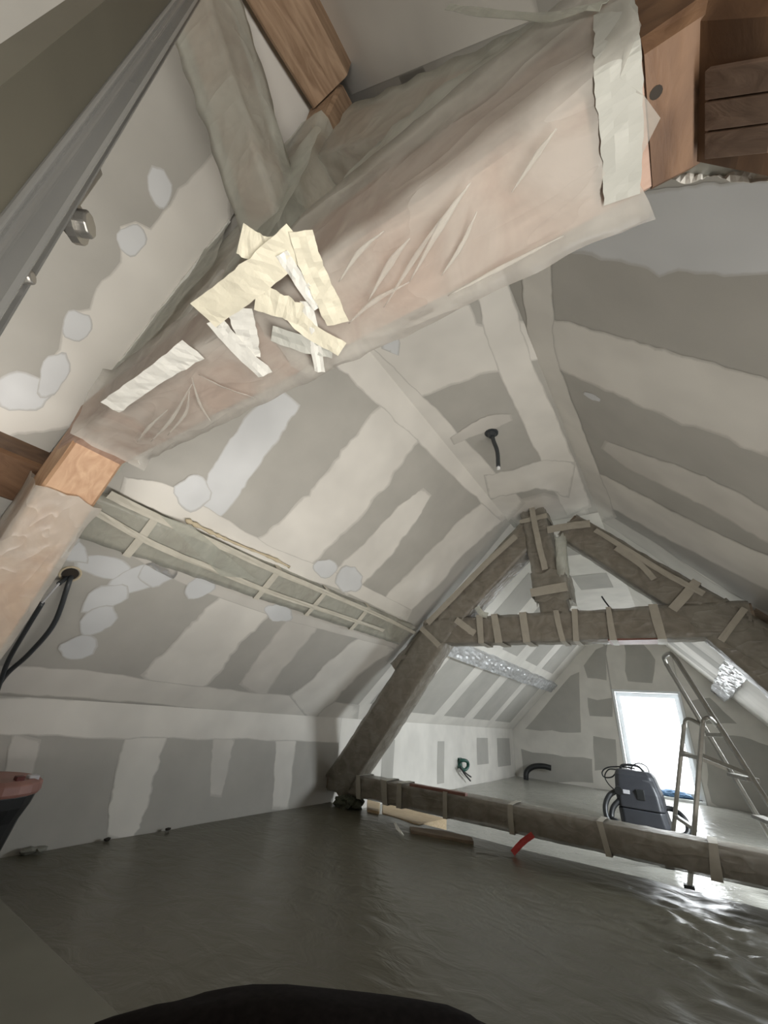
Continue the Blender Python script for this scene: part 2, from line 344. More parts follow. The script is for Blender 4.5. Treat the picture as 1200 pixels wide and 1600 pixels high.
def wrap(name, A, B, u, wu, wv, mat, parent=None, off=.014, amp=.016, seed=0, ends=(0, 0), dens=.025, sag=(0, 0), fold=1.0, smooth=True):
    """loose film sleeve around a timber, creased across and along it"""
    A = V(A); B = V(B); d, u, v = frame(A, B, u); L = (B - A).length; n = max(6, int(L / dens)); m = MB(); vs = []
    side = 7; sec = []
    for (a0, b0), (a1, b1) in zip(((-1, -1), (1, -1), (1, 1), (-1, 1)), ((1, -1), (1, 1), (-1, 1), (-1, -1))):
        for k in range(side): t = k / side; sec.append((a0 + (a1 - a0) * t, b0 + (b1 - b0) * t))
    N = len(sec)
    for i in range(n + 1):
        t = i / n; x = t * L
        fl = 0
        if i < 4: fl = ends[0] * (1 - i / 4) ** 2
        if i > n - 4: fl = ends[1] * (1 - (n - i) / 4) ** 2
        for j, (a, b_) in enumerate(sec):
            ru, rv = a * (wu / 2 + off), b_ * (wv / 2 + off); o = V((a, b_, 0)); o = o.normalized()
            w_ = amp * (.45 * (1 - 2.2 * abs(nz((x * 6 + (a + b_) * 1.3 * fold, b_ * 1.1 - a * .8, seed)))) + .18 * nz((x * 15 + (a - b_) * 2.2, j * .3, seed + 4)))
            w_ += amp * .6 * nz((x * 2.2, a * .6, seed + b_ * .6)) + fl
            vs.append(A + d * (x + amp * nz((j * .5, seed, x)) * (1 if 0 < i < n else 2.5)) + u * (ru + o.x * w_) + v * (rv + o.y * w_) + u * sag[0] * 0 + V((0, 0, -sag[1])) * math.sin(math.pi * t))
    fs = [(i * N + j, i * N + (j + 1) % N, (i + 1) * N + (j + 1) % N, (i + 1) * N + j) for i in range(n) for j in range(N)]
    return m.add(vs, fs).build(name, mat, parent, smooth=smooth)
def band(A, B, u, wu, wv, t, width, mat, parent, off=.026, skew=0, seed=0):
    """tape wound once round a wrapped timber at fraction t"""
    A = V(A); B = V(B); d, u, v = frame(A, B, u); L = (B - A).length; m = MB(); vs = []
    sec = [(-1, -1), (0, -1.02), (1, -1), (1.02, 0), (1, 1), (0, 1.02), (-1, 1), (-1.02, 0)]
    for k in (-.5, 0, .5):
        for j, (a, b_) in enumerate(sec):
            x = t * L + k * width + skew * b_ + .01 * nz((j * .7, seed, k)); e = off + .004 * nz((j, seed, 3 + k))
            vs.append(A + d * x + u * a * (wu / 2 + e) + v * b_ * (wv / 2 + e))
    fs = [(i * 8 + j, i * 8 + (j + 1) % 8, (i + 1) * 8 + (j + 1) % 8, (i + 1) * 8 + j) for i in range(2) for j in range(8)]
    return m.add(vs, fs).build('tape_band', mat, parent, solid=.002)
def ribbon(pts, widths, normal, mat, parent, name='tape_strip', seed=0, curl=.006, n=6, smooth=False):
    """tape lying along 3D points; normal = facing direction"""
    c = curve(pts, n); m = MB(); vs = []; N = V(normal).normalized()
    for i, p in enumerate(c):
        t = (c[min(i + 1, len(c) - 1)] - c[max(i - 1, 0)]).normalized(); q = t.cross(N).normalized(); k = i / (len(c) - 1) * (len(widths) - 1)
        w0 = widths[int(k)] if int(k) >= len(widths) - 1 else widths[int(k)] * (1 - k % 1) + widths[int(k) + 1] * (k % 1)
        for j in range(4):
            a = (j / 3 - .5) * w0 * (1 + .12 * nz((i * .6, j, seed)))
            vs.append(p + q * a + N * curl * (nz((i * .5, j * .8, seed)) + .4))
    fs = [(i * 4 + j, i * 4 + j + 1, (i + 1) * 4 + j + 1, (i + 1) * 4 + j) for i in range(len(c) - 1) for j in range(3)]
    return m.add(vs, fs).build(name, mat, parent, smooth=smooth, solid=.0008)
def sheet(corners, nu, nv, mat, parent, name='film_sheet', amp=.02, sc=5, seed=0, bow=0, rag=.0, solid=0, fold=None):
    """film stretched between four corners (a b / d c), creased"""
    a, b_, c, d = [V(p) for p in corners]; N = (b_ - a).cross(d - a).normalized(); m = MB(); vs = []
    for j in range(nv + 1):
        for i in range(nu + 1):
            s, t = i / nu, j / nv; p = (a * (1 - s) + b_ * s) * (1 - t) + (d * (1 - s) + c * s) * t
            e = amp * (nz(p, sc) + .6 * nz(p + V((9, 9, seed)), sc * 2.3)) + bow * math.sin(math.pi * s) * math.sin(math.pi * t)
            if fold: e += fold[1] * (abs(nz((s * fold[0] + t * fold[2], t * .6, seed + 20))) * 2 - .4)
            ex = V((0, 0, 0))
            if rag:
                if j == nv: ex = (d - a).normalized() * rag * nz((i * .45, seed, 2)) * 2
                if j == 0: ex = (d - a).normalized() * rag * nz((i * .45, seed, 6)) * 2
            vs.append(p + N * e + ex)
    fs = [(j * (nu + 1) + i, j * (nu + 1) + i + 1, (j + 1) * (nu + 1) + i + 1, (j + 1) * (nu + 1) + i) for j in range(nv) for i in range(nu)]
    return m.add(vs, fs).build(name, mat, parent, smooth=True, solid=solid)

# ================================================================== THE SETTING
# ---- floors
m = MB(); HX0, HX1, HY0, HY1 = .34, 1.06, -2.4, 2.4      # an assumed, unseen stairwell to the right of the camera
STEP = 4.27                                                 # where the near floor ends, under the far truss
for lo, hi in (((XL, YB, -.2), (HX0, STEP, 0)), ((HX1, YB, -.2), (XR, STEP, 0)), ((HX0, YB, -.2), (HX1, HY0, 0)), ((HX0, HY1, -.2), (HX1, STEP, 0))): m.box(lo, hi)
floor_near = struct(m.build('floor', 'floor'), 'dark near floor up to the low beam')
floor_far = struct(MB().box((XL, STEP, -.3), (XR, YG, ZF)).build('floor', 'concrete'), 'pale lower floor of the far bay')
m = MB()
m.box((HX0 - .06, HY0 - .06, -1.2), (HX0, HY1 + .06, 0)); m.box((HX1, HY0 - .06, -1.2), (HX1 + .06, HY1 + .06, 0))
m.box((HX0, HY0 - .06, -1.2), (HX1, HY0, 0)); m.box((HX0, HY1, -1.2), (HX1, HY1 + .06, 0)); m.box((HX0 - .06, HY0 - .06, -1.25), (HX1 + .06, HY1 + .06, -1.2))
struct(m.build('assumed_stair_lining', 'board'), 'board lining of the assumed stairwell')
# ---- knee walls
wl = struct(MB().box((XL - .12, YB, -.3), (XL, YG + .12, ZK + .15)).build('wall_left', 'board'), 'left plasterboard knee wall')
wr = struct(MB().box((XR, YB, -.3), (XR + .12, YG + .12, ZK + .15)).build('wall_right', 'board'), 'right plasterboard knee wall')
# ---- slopes: the near bay runs up to the ridge, the other bays stop at the flat ceiling
XA = (srz(0) - slz(0)) / (ML - MR); ZA = slz(XA)            # apex of the two planes
def slab(fn_pts, n, th=.1):
    m = MB(); k = len(fn_pts); m.add(list(fn_pts) + [p - n * th for p in fn_pts], [tuple(range(k)), tuple(range(k, 2 * k))[::-1]] + [(i, i + k, (i + 1) % k + k, (i + 1) % k) for i in range(k)]); return m
def L_(x, y): return V((x, y, slz(x)))
def R_(x, y): return V((x, y, srz(x)))
YE = .387                                                    # edge of the near bay's left boarding
cl = struct(slab([L_(XL - .1, YE), L_(XHL + .12, YE), L_(XHL + .12, YG + .1), L_(XL - .1, YG + .1)], NL).build('ceiling_left', 'board'), 'left roof slope of grey plasterboard')
q = slab([L_(XHL, YE), L_(XA + .06, YE), L_(XA + .06, .62), L_(XHL, .62)], NL)
struct(q.build('ceiling_left', 'board'), 'left slope boards above the near truss')
cl2 = struct(slab([p + NL * .02 for p in (L_(XL - .1, YB), L_(XA + .06, YB), L_(XA + .06, YE), L_(XL - .1, YE))], NL, .12).build('ceiling_left', 'board'), 'left roof slope of the near bay, up to the ridge')
# right slope with the opening of the assumed roof window
RY0, RY1, RX0, RX1 = 5.2, 6.3, .95, 1.5
m = MB()
for (x0, x1, y0, y1) in ((XHR - .12, RX0, YN1 - .1, YG + .1), (RX1, XR + .1, YN1 - .1, YG + .1), (RX0, RX1, YN1 - .1, RY0), (RX0, RX1, RY1, YG + .1)):
    q = slab([R_(x0, y0), R_(x1, y0), R_(x1, y1), R_(x0, y1)], NR); m.add(q.v, q.f)
q = slab([R_(XHR, .62), R_(XA - .06, .62), R_(XA - .06, YN1 - .1), R_(XHR, YN1 - .1)], NR); m.add(q.v, q.f)
cr = struct(m.build('ceiling_right', 'board'), 'right roof slope of grey plasterboard')
cr2 = struct(slab([R_(XA - .06, YB), R_(XR + .1, YB), R_(XR + .1, YN1 - .1), R_(XA - .06, YN1 - .1)], NR).build('ceiling_right', 'board'), 'right roof slope of the near bay, up to the ridge')
cf = struct(MB().box((XHL - .1, YN1 + .02, ZC), (XHR + .1, YG + .1, ZC + .1)).build('ceiling', 'board'), 'narrow flat ceiling between the two slopes')
m = MB(); yb = YN1 - .02
m.add([(XHL - .25, yb, slz(XHL - .25) + .03), (XHR + .25, yb, srz(XHR + .25) + .03), (XA, yb, ZA + .15), (XHL - .25, yb + .05, slz(XHL - .25) + .03), (XHR + .25, yb + .05, srz(XHR + .25) + .03), (XA, yb + .05, ZA + .15)], [(0, 1, 2), (5, 4, 3), (0, 3, 4, 1), (1, 4, 5, 2), (2, 5, 3, 0)])
m.box((XHL - .02, yb, ZC), (XHR + .02, yb + .1, ZC + .5))
struct(m.build('wall_upper', 'board'), 'small board triangle above the flat ceiling')
# ---- gables
WX0, WX1, WZ0, WZ1 = -1.165, .02, -.06, 1.79
def gable(y0, y1, hole):
    m = MB(); zt = ZA + .2
    if hole:
        a, b_, c, d = hole
        for lo, hi in (((XL - .1, y0, -.3), (a, y1, zt)), ((b_, y0, -.3), (XR + .1, y1, zt)), ((a, y0, -.3), (b_, y1, c)), ((a, y0, d), (b_, y1, zt))): m.box(lo, hi)
    else: m.box((XL - .1, y0, -.3), (XR + .1, y1, zt))
    return m
wg = struct(gable(YG, YG + .3, (WX0, WX1, WZ0, WZ1)).build('wall_gable', 'board'), 'far gable wall with the window')
struct(gable(YB - .1, YB, None).build('wall_back', 'board'), 'wall behind the camera')
# ---- window in the gable
we = bpy.data.objects.new('window_1', None); COL.objects.link(we); we.location = ((WX0 + WX1) / 2, YG, WZ0); struct(we, 'tall bright window at floor level in the far gable')
t = .035
m = MB(); m.box((WX0 - t, YG - .02, WZ0), (WX0 + .01, YG + .3, WZ1 + t)); m.box((WX1 - .01, YG - .02, WZ0), (WX1 + t, YG + .3, WZ1 + t)); m.box((WX0, YG - .02, WZ1 - .01), (WX1, YG + .3, WZ1 + t))
m.build('reveal', 'white', we)
MB().box((WX0 - t, YG - .05, WZ0 - .05), (WX1 + t, YG + .3, WZ0)).build('window_sill', 'white', we, bevel=.005)
m = MB(); fw = .09; y0, y1 = YG + .16, YG + .22
for lo, hi in (((WX0, y0, WZ0), (WX0 + fw, y1, WZ1)), ((WX1 - fw, y0, WZ0), (WX1, y1, WZ1)), ((WX0 + fw, y0, WZ1 - fw), (WX1 - fw, y1, WZ1)), ((WX0 + fw, y0, WZ0), (WX1 - fw, y1, WZ0 + fw))): m.box(lo, hi)
m.build('sash_frame', 'white', we)
MB().box((WX0 + fw, YG + .18, WZ0 + fw), (WX1 - fw, YG + .19, WZ1 - fw)).build('pane', 'glass', we)
# ---- assumed roof window on the right slope, added to let light in
wv = bpy.data.objects.new('assumed_roof_window', None); COL.objects.link(wv); wv.location = R_((RX0 + RX1) / 2, (RY0 + RY1) / 2); struct(wv, 'assumed roof window in the right slope of the far bay')
m = MB()
for a, b_ in (((RX0, RY0), (RX1, RY0)), ((RX0, RY1), (RX1, RY1))): m.bar(R_(*a) - NR * .05, R_(*b_) - NR * .05, (0, 1, 0), .05, .12)
for x in (RX0, RX1): m.bar(R_(x, RY0) - NR * .05, R_(x, RY1) - NR * .05, NR, .12, .05)
m.build('window_frame', 'white', wv)
slab([R_(RX0, RY0) - NR * .05, R_(RX1, RY0) - NR * .05, R_(RX1, RY1) - NR * .05, R_(RX0, RY1) - NR * .05], NR, .01).build('pane', 'glass', wv)

# ---- joint compound on the left slope (a part of the slope it is spread on)
S = [[(452, 618, 46), (415, 662, 62), (372, 722, 60), (338, 775, 56), (308, 806, 52)],
     [(655, 628, 80), (600, 690, 86), (540, 770, 88), (480, 830, 84), (428, 884, 96)],
     [(668, 768, 18), (632, 808, 38), (590, 858, 44), (552, 895, 46), (528, 914, 44)],
     [(782, 788, 44), (724, 838, 44), (664, 902, 46), (604, 958, 44)],
     [(842, 838, 30), (790, 880, 26), (742, 920, 26), (690, 968, 24)],
     [(412, 918, 74), (360, 968, 82), (312, 1022, 84), (252, 1086, 92)],
     [(600, 996, 50), (548, 1036, 50), (500, 1082, 50), (468, 1108, 54)]]
for i, s in enumerate(S): strip('SL', s, 'puttyblue' if i == 0 else 'putty', cl, seed=i)
strip('SL', [(490, 950, 52), (455, 996, 46), (420, 1040, 44), (392, 1082, 46)], 'puttythin', cl, seed=21)
strip('SL', [(535, 540, 60), (590, 592, 60), (650, 650, 54), (720, 722, 50), (800, 800, 44)], 'putty', cl, seed=31)
strip('SL', [(120, 815, 26), (200, 848, 30), (275, 893, 26), (415, 948, 22), (540, 985, 16), (620, 1006, 14)], 'puttythin', cl, seed=32, off=.004)
strip('SL', [(190, 760, 30), (260, 780, 46), (330, 822, 44), (420, 872, 36), (520, 905, 24), (640, 962, 20)], 'putty', cl, seed=33, off=.004)
strip('SL', [(-30, 1060, 44), (120, 1068, 46), (260, 1084, 36), (420, 1102, 36), (560, 1118, 34)], 'putty', cl, seed=34, off=.005)
for i, (x, y, rx, ry, a) in enumerate([(165, 885, 46, 17, 8), (110, 858, 34, 18, 30), (210, 905, 55, 20, -18), (165, 935, 40, 20, -20), (245, 896, 30, 20, -10), (152, 972, 34, 20, -22),
                                       (124, 1012, 32, 19, -15), (312, 918, 26, 17, -20), (508, 888, 20, 14, 0), (436, 958, 24, 14, 10), (545, 906, 22, 20, -30), (300, 770, 26, 30, 20), (90, 830, 40, 14, 25)]):
    blob('SL', x, y, rx, ry, a, 'puttyblue', cl, seed=i)
# big coat beside the near truss, on the near bay's slope
NEAR = [(345, 225), (358, 300), (362, 342), (260, 474), (160, 604), (110, 668), (-30, 690), (-30, 588), (30, 595), (58, 612), (66, 580), (92, 545), (98, 505), (112, 486), (140, 482), (150, 450), (188, 408),
        (188, 352), (210, 348), (238, 354), (262, 318), (290, 285)]
PLANES['SN'] = (NL, V((XL, 0, ZK)) + NL * .02)
poly('SN', NEAR, 'putty', cl2, seed=3)
for i, (x, y, rx, ry, a) in enumerate([(250, 292, 19, 32, -10), (206, 374, 22, 26, 20), (120, 510, 26, 24, 10), (35, 612, 46, 32, 10), (84, 585, 22, 40, 20)]): blob('SN', x, y, rx, ry, a, 'puttyblue', cl2, seed=40 + i)
# flat ceiling
poly('FC', [(545, 545), (600, 520), (648, 500), (700, 470), (735, 476), (745, 505), (770, 512), (800, 500), (835, 505), (850, 560), (780, 578), (720, 598), (655, 622), (612, 606)], 'putty', cf, seed=4)
strip('FC', [(555, 545, 40), (612, 600, 44), (670, 660, 46), (740, 735, 46), (808, 800, 40)], 'putty', cf, seed=5, off=.004)
strip('FC', [(755, 400, 40), (775, 470, 56), (800, 560, 56), (840, 650, 52), (880, 740, 48), (905, 800, 40)], 'putty', cf, seed=6, off=.004)
strip('FC', [(760, 762, 40), (805, 752, 38), (850, 742, 44), (895, 750, 60)], 'putty', cf, seed=7, off=.005)
strip('FC', [(706, 690, 12), (735, 674, 18), (768, 660, 22), (800, 652, 10)], 'puttythin', cf, seed=8, off=.006)
poly('FC', [(775, 790), (850, 770), (915, 790), (925, 815), (820, 830)], 'puttythin', cf, seed=9, off=.005)
poly('FC', [(596, 545), (592, 520), (618, 512), (626, 535), (622, 556)], 'puttyblue', cf, seed=10, off=.005)
poly('FC', [(638, 498), (655, 488), (676, 481), (678, 487), (656, 496), (644, 502)], 'hole', cf, .012, 'torn_gap', 1, 3, 1)
# right slope
SRS = [([(835, 400, 50), (842, 480, 44), (850, 560, 40), (882, 650, 40), (918, 740, 36), (945, 815, 40)], 'putty'),
       ([(842, 528, 70), (930, 558, 84), (1050, 602, 100), (1230, 660, 120)], 'putty'),
       ([(942, 694, 14), (990, 720, 30), (1060, 750, 40), (1130, 782, 44), (1230, 840, 46)], 'puttythin'),
       ([(915, 752, 40), (990, 790, 42), (1080, 838, 44), (1230, 910, 50)], 'putty'),
       ([(930, 800, 14), (1010, 850, 18), (1110, 920, 20), (1230, 985, 24)], 'puttythin')]
for i, (s, mt) in enumerate(SRS): strip('SR', s, mt, cr, seed=50 + i, off=.003 + .001 * i)
poly('SR', [(880, 392), (930, 330), (1000, 300), (1100, 286), (1230, 280), (1230, 428), (1130, 432), (1060, 424), (1030, 434), (1012, 420)], 'puttyblue', cr, seed=60, feather=14)
strip('SR', [(912, 614, 4), (925, 620, 9), (938, 626, 4)], 'puttyblue', cr, seed=61)
# near bay, right slope and by the ridge
rect(lambda u, v: R_(u, v) + NR * .0012, -.74, .05, -1.2, .46, 'putty', cr2, seed=62)
rect(lambda u, v: L_(u, v) + NL * .0212, -1.12, -.86, -.05, .385, 'putty', cl2, seed=63)
# left knee wall
KS = [[(232, 1135, 66), (214, 1200, 62), (200, 1260, 58), (186, 1312, 38)], [(450, 1130, 34), (444, 1190, 30), (438, 1266, 26)], [(350, 1150, 34), (343, 1200, 28), (337, 1245, 18)], [(42, 1150, 46), (30, 1200, 44), (20, 1235, 30)],
      [(-30, 1118, 60), (120, 1122, 62), (260, 1125, 56), (420, 1135, 46), (570, 1142, 40)]]
for i, s in enumerate(KS): strip('KW', s, 'puttythin' if i in (2, 3) else 'putty', wl, seed=70 + i, off=.003 + .001 * (i == 4))
# far bay: nearly all coated, grey boards show between the bands
def kw(u, v): return V((XL + .003, u, v))
rect(kw, 4.3, YG, ZF, ZK, 'putty', wl, seed=80, nv=4)
def grey(fn, u0, u1, v0, v1, parent, seed):
    return rect(fn, u0, u1, v0, v1, 'boardpatch', parent, name='plasterboard_patch', seed=seed, rag=.01)
for i, (a, b_, c, d) in enumerate([(5.25, 5.55, .02, .62), (6.9, 7.15, .0, .60), (8.6, 9.2, .2, .66), (9.75, 10.6, .12, .66)]): grey(lambda u, v: V((XL + .006, u, v)), a, b_, c, d, wl, 81 + i)
def sl(u, v): return L_(v, u) + NL * .0012
rect(sl, 4.4, YG, XL, XHL, 'putty', cl, seed=90, nv=4)
for i, (a, b_, c, d) in enumerate([(4.6, 5.2, -3.3, -2.6), (5.55, 6.5, -3.35, -2.62), (6.85, 7.7, -3.35, -2.6), (8.1, 9.0, -3.35, -2.6), (9.3, 10.3, -3.35, -2.6), (4.7, 5.3, -2.3, -1.5), (5.7, 6.4, -2.3, -1.45), (6.9, 7.7, -2.3, -1.5), (8.2, 9.0, -2.3, -1.5), (9.4, 10.3, -2.3, -1.5)]):
    grey(lambda u, v: L_(v, u) + NL * .003, a, b_, c, d, cl, 91 + i)
rect(lambda u, v: V((v, u, ZC - .004)), 4.5, YG, XHL, XHR, 'putty', cf, seed=110, nv=3)
for i, (a, b_) in enumerate([(5.0, 5.7), (6.6, 7.4)]): grey(lambda u, v: V((v, u, ZC - .007)), a, b_, XHL + .25, XHR - .2, cf, 111 + i)
def sr(u, v): return R_(v, u) + NR * .0012
rect(sr, 4.4, YG, XHR, RX0 - .03, 'putty', cr, seed=120, nv=4)
for i, (a, b_) in enumerate([(5.2, 5.8), (6.7, 7.3), (8.2, 8.8), (9.6, 10.1)]): grey(lambda u, v: R_(v, u) + NR * .003, a, b_, -.05, .75, cr, 121 + i)
rect(sr, RY1 + .05, YG, RX0 - .03, XR, 'putty', cr, seed=126, nv=4)
# far gable: coated all over, with grey boards left bare between the bands
def ga(u, v): return V((u, YG - .0015, v))
m = MB()
for k, (u0, u1, v0, v1) in enumerate(((XL, WX0 - .04, ZF, ZA), (WX1 + .04, XR, ZF, ZA), (WX0 - .04, WX1 + .04, WZ1 + .04, ZA))): rect(ga, u0, u1, v0, v1, 'putty', wg, seed=130 + k, nv=2)
GP = [[(905, 1050), (908, 1145), (845, 1142), (822, 1138), (862, 1090), (892, 1056)], [(918, 1090), (934, 1094), (956, 1090), (958, 1120), (920, 1119)], [(927, 1150), (962, 1156), (965, 1205), (930, 1203)],
      [(814, 1170), (850, 1178), (926, 1186), (926, 1222), (818, 1222)], [(912, 1040), (930, 1016), (948, 1008), (947, 1062), (918, 1060)], [(975, 1006), (1005, 1008), (1025, 1030), (1020, 1068), (980, 1064)],
      [(1100, 1150), (1160, 1150), (1200, 1165), (1240, 1180), (1240, 1310), (1110, 1255)], [(1080, 1095), (1110, 1090), (1150, 1130), (1100, 1132)]]
for i, g in enumerate(GP): poly('GA', g, 'boardpatch', wg, .014, 'plasterboard_patch', 1.5, i, 2)

# ================================================================== FAR TRUSS
FT = empty('roof_truss', (-.85, YT0, ZF), 'roof truss of film-wrapped beams with crossbeam and low tie beam beyond the floor', 'roof truss')
yc = (YT0 + YT1) / 2; D = YT1 - YT0; UY = (0, 1, 0)
def member(T, name, A, B, wv, mat, film, seed, taper=1, amp=.014, bands=(), wraprange=None, off=.012, tape='tapedull', y=None, d=None, ends=(0, 0), fold=1.0, dens=.03):
    y = yc if y is None else y; d = D if d is None else d
    A = V((A[0], y, A[1])); B = V((B[0], y, B[1]))
    o = timber(name, A, B, UY, d, wv, mat, T, seed=seed, taper=taper)
    if film:
        a, b_ = wraprange or (.005, .995)
        wrap('film_wrap', A.lerp(B, a), A.lerp(B, b_), UY, d, wv, film, o, off=off, amp=amp, seed=seed, ends=ends, fold=fold, dens=dens)
    for i, t_ in enumerate(bands): band(A, B, UY, d, wv, t_, random.uniform(.045, .08), tape, o, off=off + amp * .8 + .004, skew=random.uniform(-.02, .02), seed=seed + i)
    return o
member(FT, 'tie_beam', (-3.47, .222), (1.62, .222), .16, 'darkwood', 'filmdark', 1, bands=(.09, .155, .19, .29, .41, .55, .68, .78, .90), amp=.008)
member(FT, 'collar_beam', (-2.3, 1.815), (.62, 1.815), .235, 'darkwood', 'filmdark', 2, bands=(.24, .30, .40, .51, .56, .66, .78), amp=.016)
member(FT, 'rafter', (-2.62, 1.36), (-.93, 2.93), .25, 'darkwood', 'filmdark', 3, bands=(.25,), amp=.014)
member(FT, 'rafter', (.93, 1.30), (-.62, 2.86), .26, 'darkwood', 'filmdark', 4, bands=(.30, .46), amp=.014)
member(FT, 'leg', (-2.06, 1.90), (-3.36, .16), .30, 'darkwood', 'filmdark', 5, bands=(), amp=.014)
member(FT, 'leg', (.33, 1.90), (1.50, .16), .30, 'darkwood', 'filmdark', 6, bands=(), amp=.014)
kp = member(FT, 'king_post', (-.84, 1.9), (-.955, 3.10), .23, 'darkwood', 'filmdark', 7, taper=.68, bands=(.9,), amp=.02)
# gathered film and tape round the foot of the king post
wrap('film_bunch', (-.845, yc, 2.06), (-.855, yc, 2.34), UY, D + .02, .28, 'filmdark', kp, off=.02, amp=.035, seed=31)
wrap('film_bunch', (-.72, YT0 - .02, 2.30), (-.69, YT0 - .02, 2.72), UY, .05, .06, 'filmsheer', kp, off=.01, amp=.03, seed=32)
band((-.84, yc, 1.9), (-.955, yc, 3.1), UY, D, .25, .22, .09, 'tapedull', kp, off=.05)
# long tape lines along the rafters, and cross pieces
fy = YT0 - .034
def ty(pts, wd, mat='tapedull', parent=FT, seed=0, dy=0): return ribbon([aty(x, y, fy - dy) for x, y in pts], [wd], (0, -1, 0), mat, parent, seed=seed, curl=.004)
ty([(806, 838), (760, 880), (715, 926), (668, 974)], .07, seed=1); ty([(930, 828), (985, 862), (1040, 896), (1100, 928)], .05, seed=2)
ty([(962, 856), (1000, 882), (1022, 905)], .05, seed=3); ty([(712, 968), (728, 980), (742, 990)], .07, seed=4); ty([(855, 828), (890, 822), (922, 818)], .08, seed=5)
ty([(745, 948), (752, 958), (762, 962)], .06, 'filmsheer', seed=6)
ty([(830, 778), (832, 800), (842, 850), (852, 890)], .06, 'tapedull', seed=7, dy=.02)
MB().box((-.42, YT0 - .01, 1.668), (-.03, YT1, 1.684)).build('batten', 'redbrown', FT)
# wire sticking out above the crossbeam
MB().tube([(-.36, yc, 1.9), (-.37, yc, 1.99), (-.40, yc, 2.05), (-.42, yc, 2.10)], .008, 6).build('wire', 'conduit', FT)

# ================================================================== MIDDLE PURLINS
PC = L_(-2.548, 0)
def purlin(name, x, y0, y1, label, film, seed, side='L', proud=.05, size=.26, mat='darkwood', amp=.014):
    P = L_(x, 0) if side == 'L' else R_(x, 0); N = NL if side == 'L' else NR
    e = empty(name, (x, (y0 + y1) / 2, P.z), label, 'purlin')
    A = V((P.x, y0, P.z)) + N * (proud - .10); B = V((P.x, y1, P.z)) + N * (proud - .10)
    timber('timber', A, B, N, .20, size, mat, e, seed=seed)
    if film: wrap('film_wrap', A, B, N, .20, size, film, e, off=.008, amp=amp, seed=seed, dens=.07 if film == 'filmgloss' else .03, smooth=film != 'filmgloss', fold=3 if film == 'filmgloss' else 1)
    return e, A, B, N
e, A, B, N = purlin('purlin', -2.545, .62, 4.13, 'long film-wrapped purlin along the left slope with tape across it', 'filmsheer', 11, mat='palewood')
for i, (x, y) in enumerate([(240, 815), (425, 905), (505, 930), (568, 960)]):
    p = on('SL', x, y, .07); band(A, B, N, .20, .26, (p.y - .62) / 3.51, .05, 'tapepale', e, off=.02, seed=i)
PLANES['PF'] = (NL, V((XL, 0, ZK)) + NL * .078)
ribbon([on('PF', x, y) for x, y in ((170, 772), (240, 806), (330, 846), (430, 892), (520, 930), (600, 965), (650, 990))], [.05, .045, .04], NL, 'tapepale', e, seed=3)
ribbon([on('PF', x, y) for x, y in ((150, 800), (240, 850), (330, 888), (430, 928), (520, 958), (600, 985))], [.04], NL, 'tapepale', e, seed=4)
m = MB(); foam = curve([on('SL', x, y, .03) for x, y in ((290, 812), (330, 832), (375, 852), (425, 872), (452, 886))], 8); m.tube(foam, [.006 + .028 * abs(nz((i * .45, 0, 0))) for i in range(len(foam))], 7); m.build('foam_bead', 'cream', e, smooth=True)
sheet([on('PF', 250, 805, .01), on('PF', 345, 900, .012), on('PF', 400, 905, .012), on('PF', 300, 822, .01)], 8, 4, 'filmsheer', e, 'film_fold', .006, 8, 5)
e, A, B, N = purlin('purlin', -2.5, 4.40, YG, 'crinkled film-wrapped purlin on the left slope of the far bay', 'filmgloss', 12, proud=.09, size=.2, amp=.035)
e, A, B, N = purlin('purlin', .76, 4.40, YG, 'bright crinkled film-wrapped purlin under the right slope of the far bay', 'filmgloss', 13, 'R', proud=.13, size=.24, amp=.04)

# ================================================================== NEAR TRUSS
K = 1.22; yn = (YN0 + YN1) / 2; DN = YN1 - YN0; CZ0, CZ1 = 1.845, 2.115; czm = (CZ0 + CZ1) / 2; CH = CZ1 - CZ0
NT = empty('roof_truss', (-.9, yn, 0), 'near roof truss overhead, its thick crossbeam wrapped in milky film and tape', 'roof truss')
cb = timber('collar_beam', (-2.05, yn, czm), (.62, yn, czm), UY, DN, CH, 'pinkwood', NT, seed=21)
wrap('film_wrap', (-1.76, yn, czm), (-.66, yn, czm), UY, DN, CH, 'film', cb, off=.016, amp=.022, seed=22, ends=(.03, 0), dens=.018, fold=1.6)
wrap('film_wrap', (-.74, yn, czm), (.135, yn, czm), UY, DN, CH, 'film', cb, off=.022, amp=.018, seed=24, ends=(0, .012), dens=.016, fold=2.2)
member(NT, 'leg', (-1.92, 2.05), (-2.99, .02), .24, 'legwood', 'film', 25, y=yn, d=DN - .01, amp=.012, wraprange=(.165, .995), ends=(.012, 0))
member(NT, 'leg', (.30, 1.95), (1.28, .02), .26, 'brownwood', 'film', 26, y=yn, d=DN, amp=.014, wraprange=(.2, .995))
member(NT, 'rafter', (-2.08, 1.93), (-.88, 3.05), .24, 'pinkwood', 'filmsheer', 27, y=yn + .03, d=.16, amp=.016)
member(NT, 'rafter', (.62, 1.62), (-.72, 2.98), .24, 'pinkwood', 'filmsheer', 28, y=yn + .03, d=.16, amp=.016)
kn = member(NT, 'king_post', (-.92, 2.10), (-.80, 3.38), .19, 'brownwood2', 'filmsheer', 29, y=yn, d=DN - .02, amp=.016, wraprange=(.0, .72), ends=(0, .02))
br = timber('brace', (-.86, .50, 2.30), (-.87, -.26, 3.22), (1, 0, 0), .12, .14, 'pinkwood', NT, seed=30)
wrap('film_wrap', (-.86, .49, 2.31), (-.87, -.26, 3.22), (1, 0, 0), .12, .14, 'filmsheer', br, off=.02, amp=.026, seed=30, dens=.02)
timber('beam_end', (.145, yn, czm), (.66, yn, czm), UY, DN + .012, CH + .012, 'brownwood', NT, seed=47)
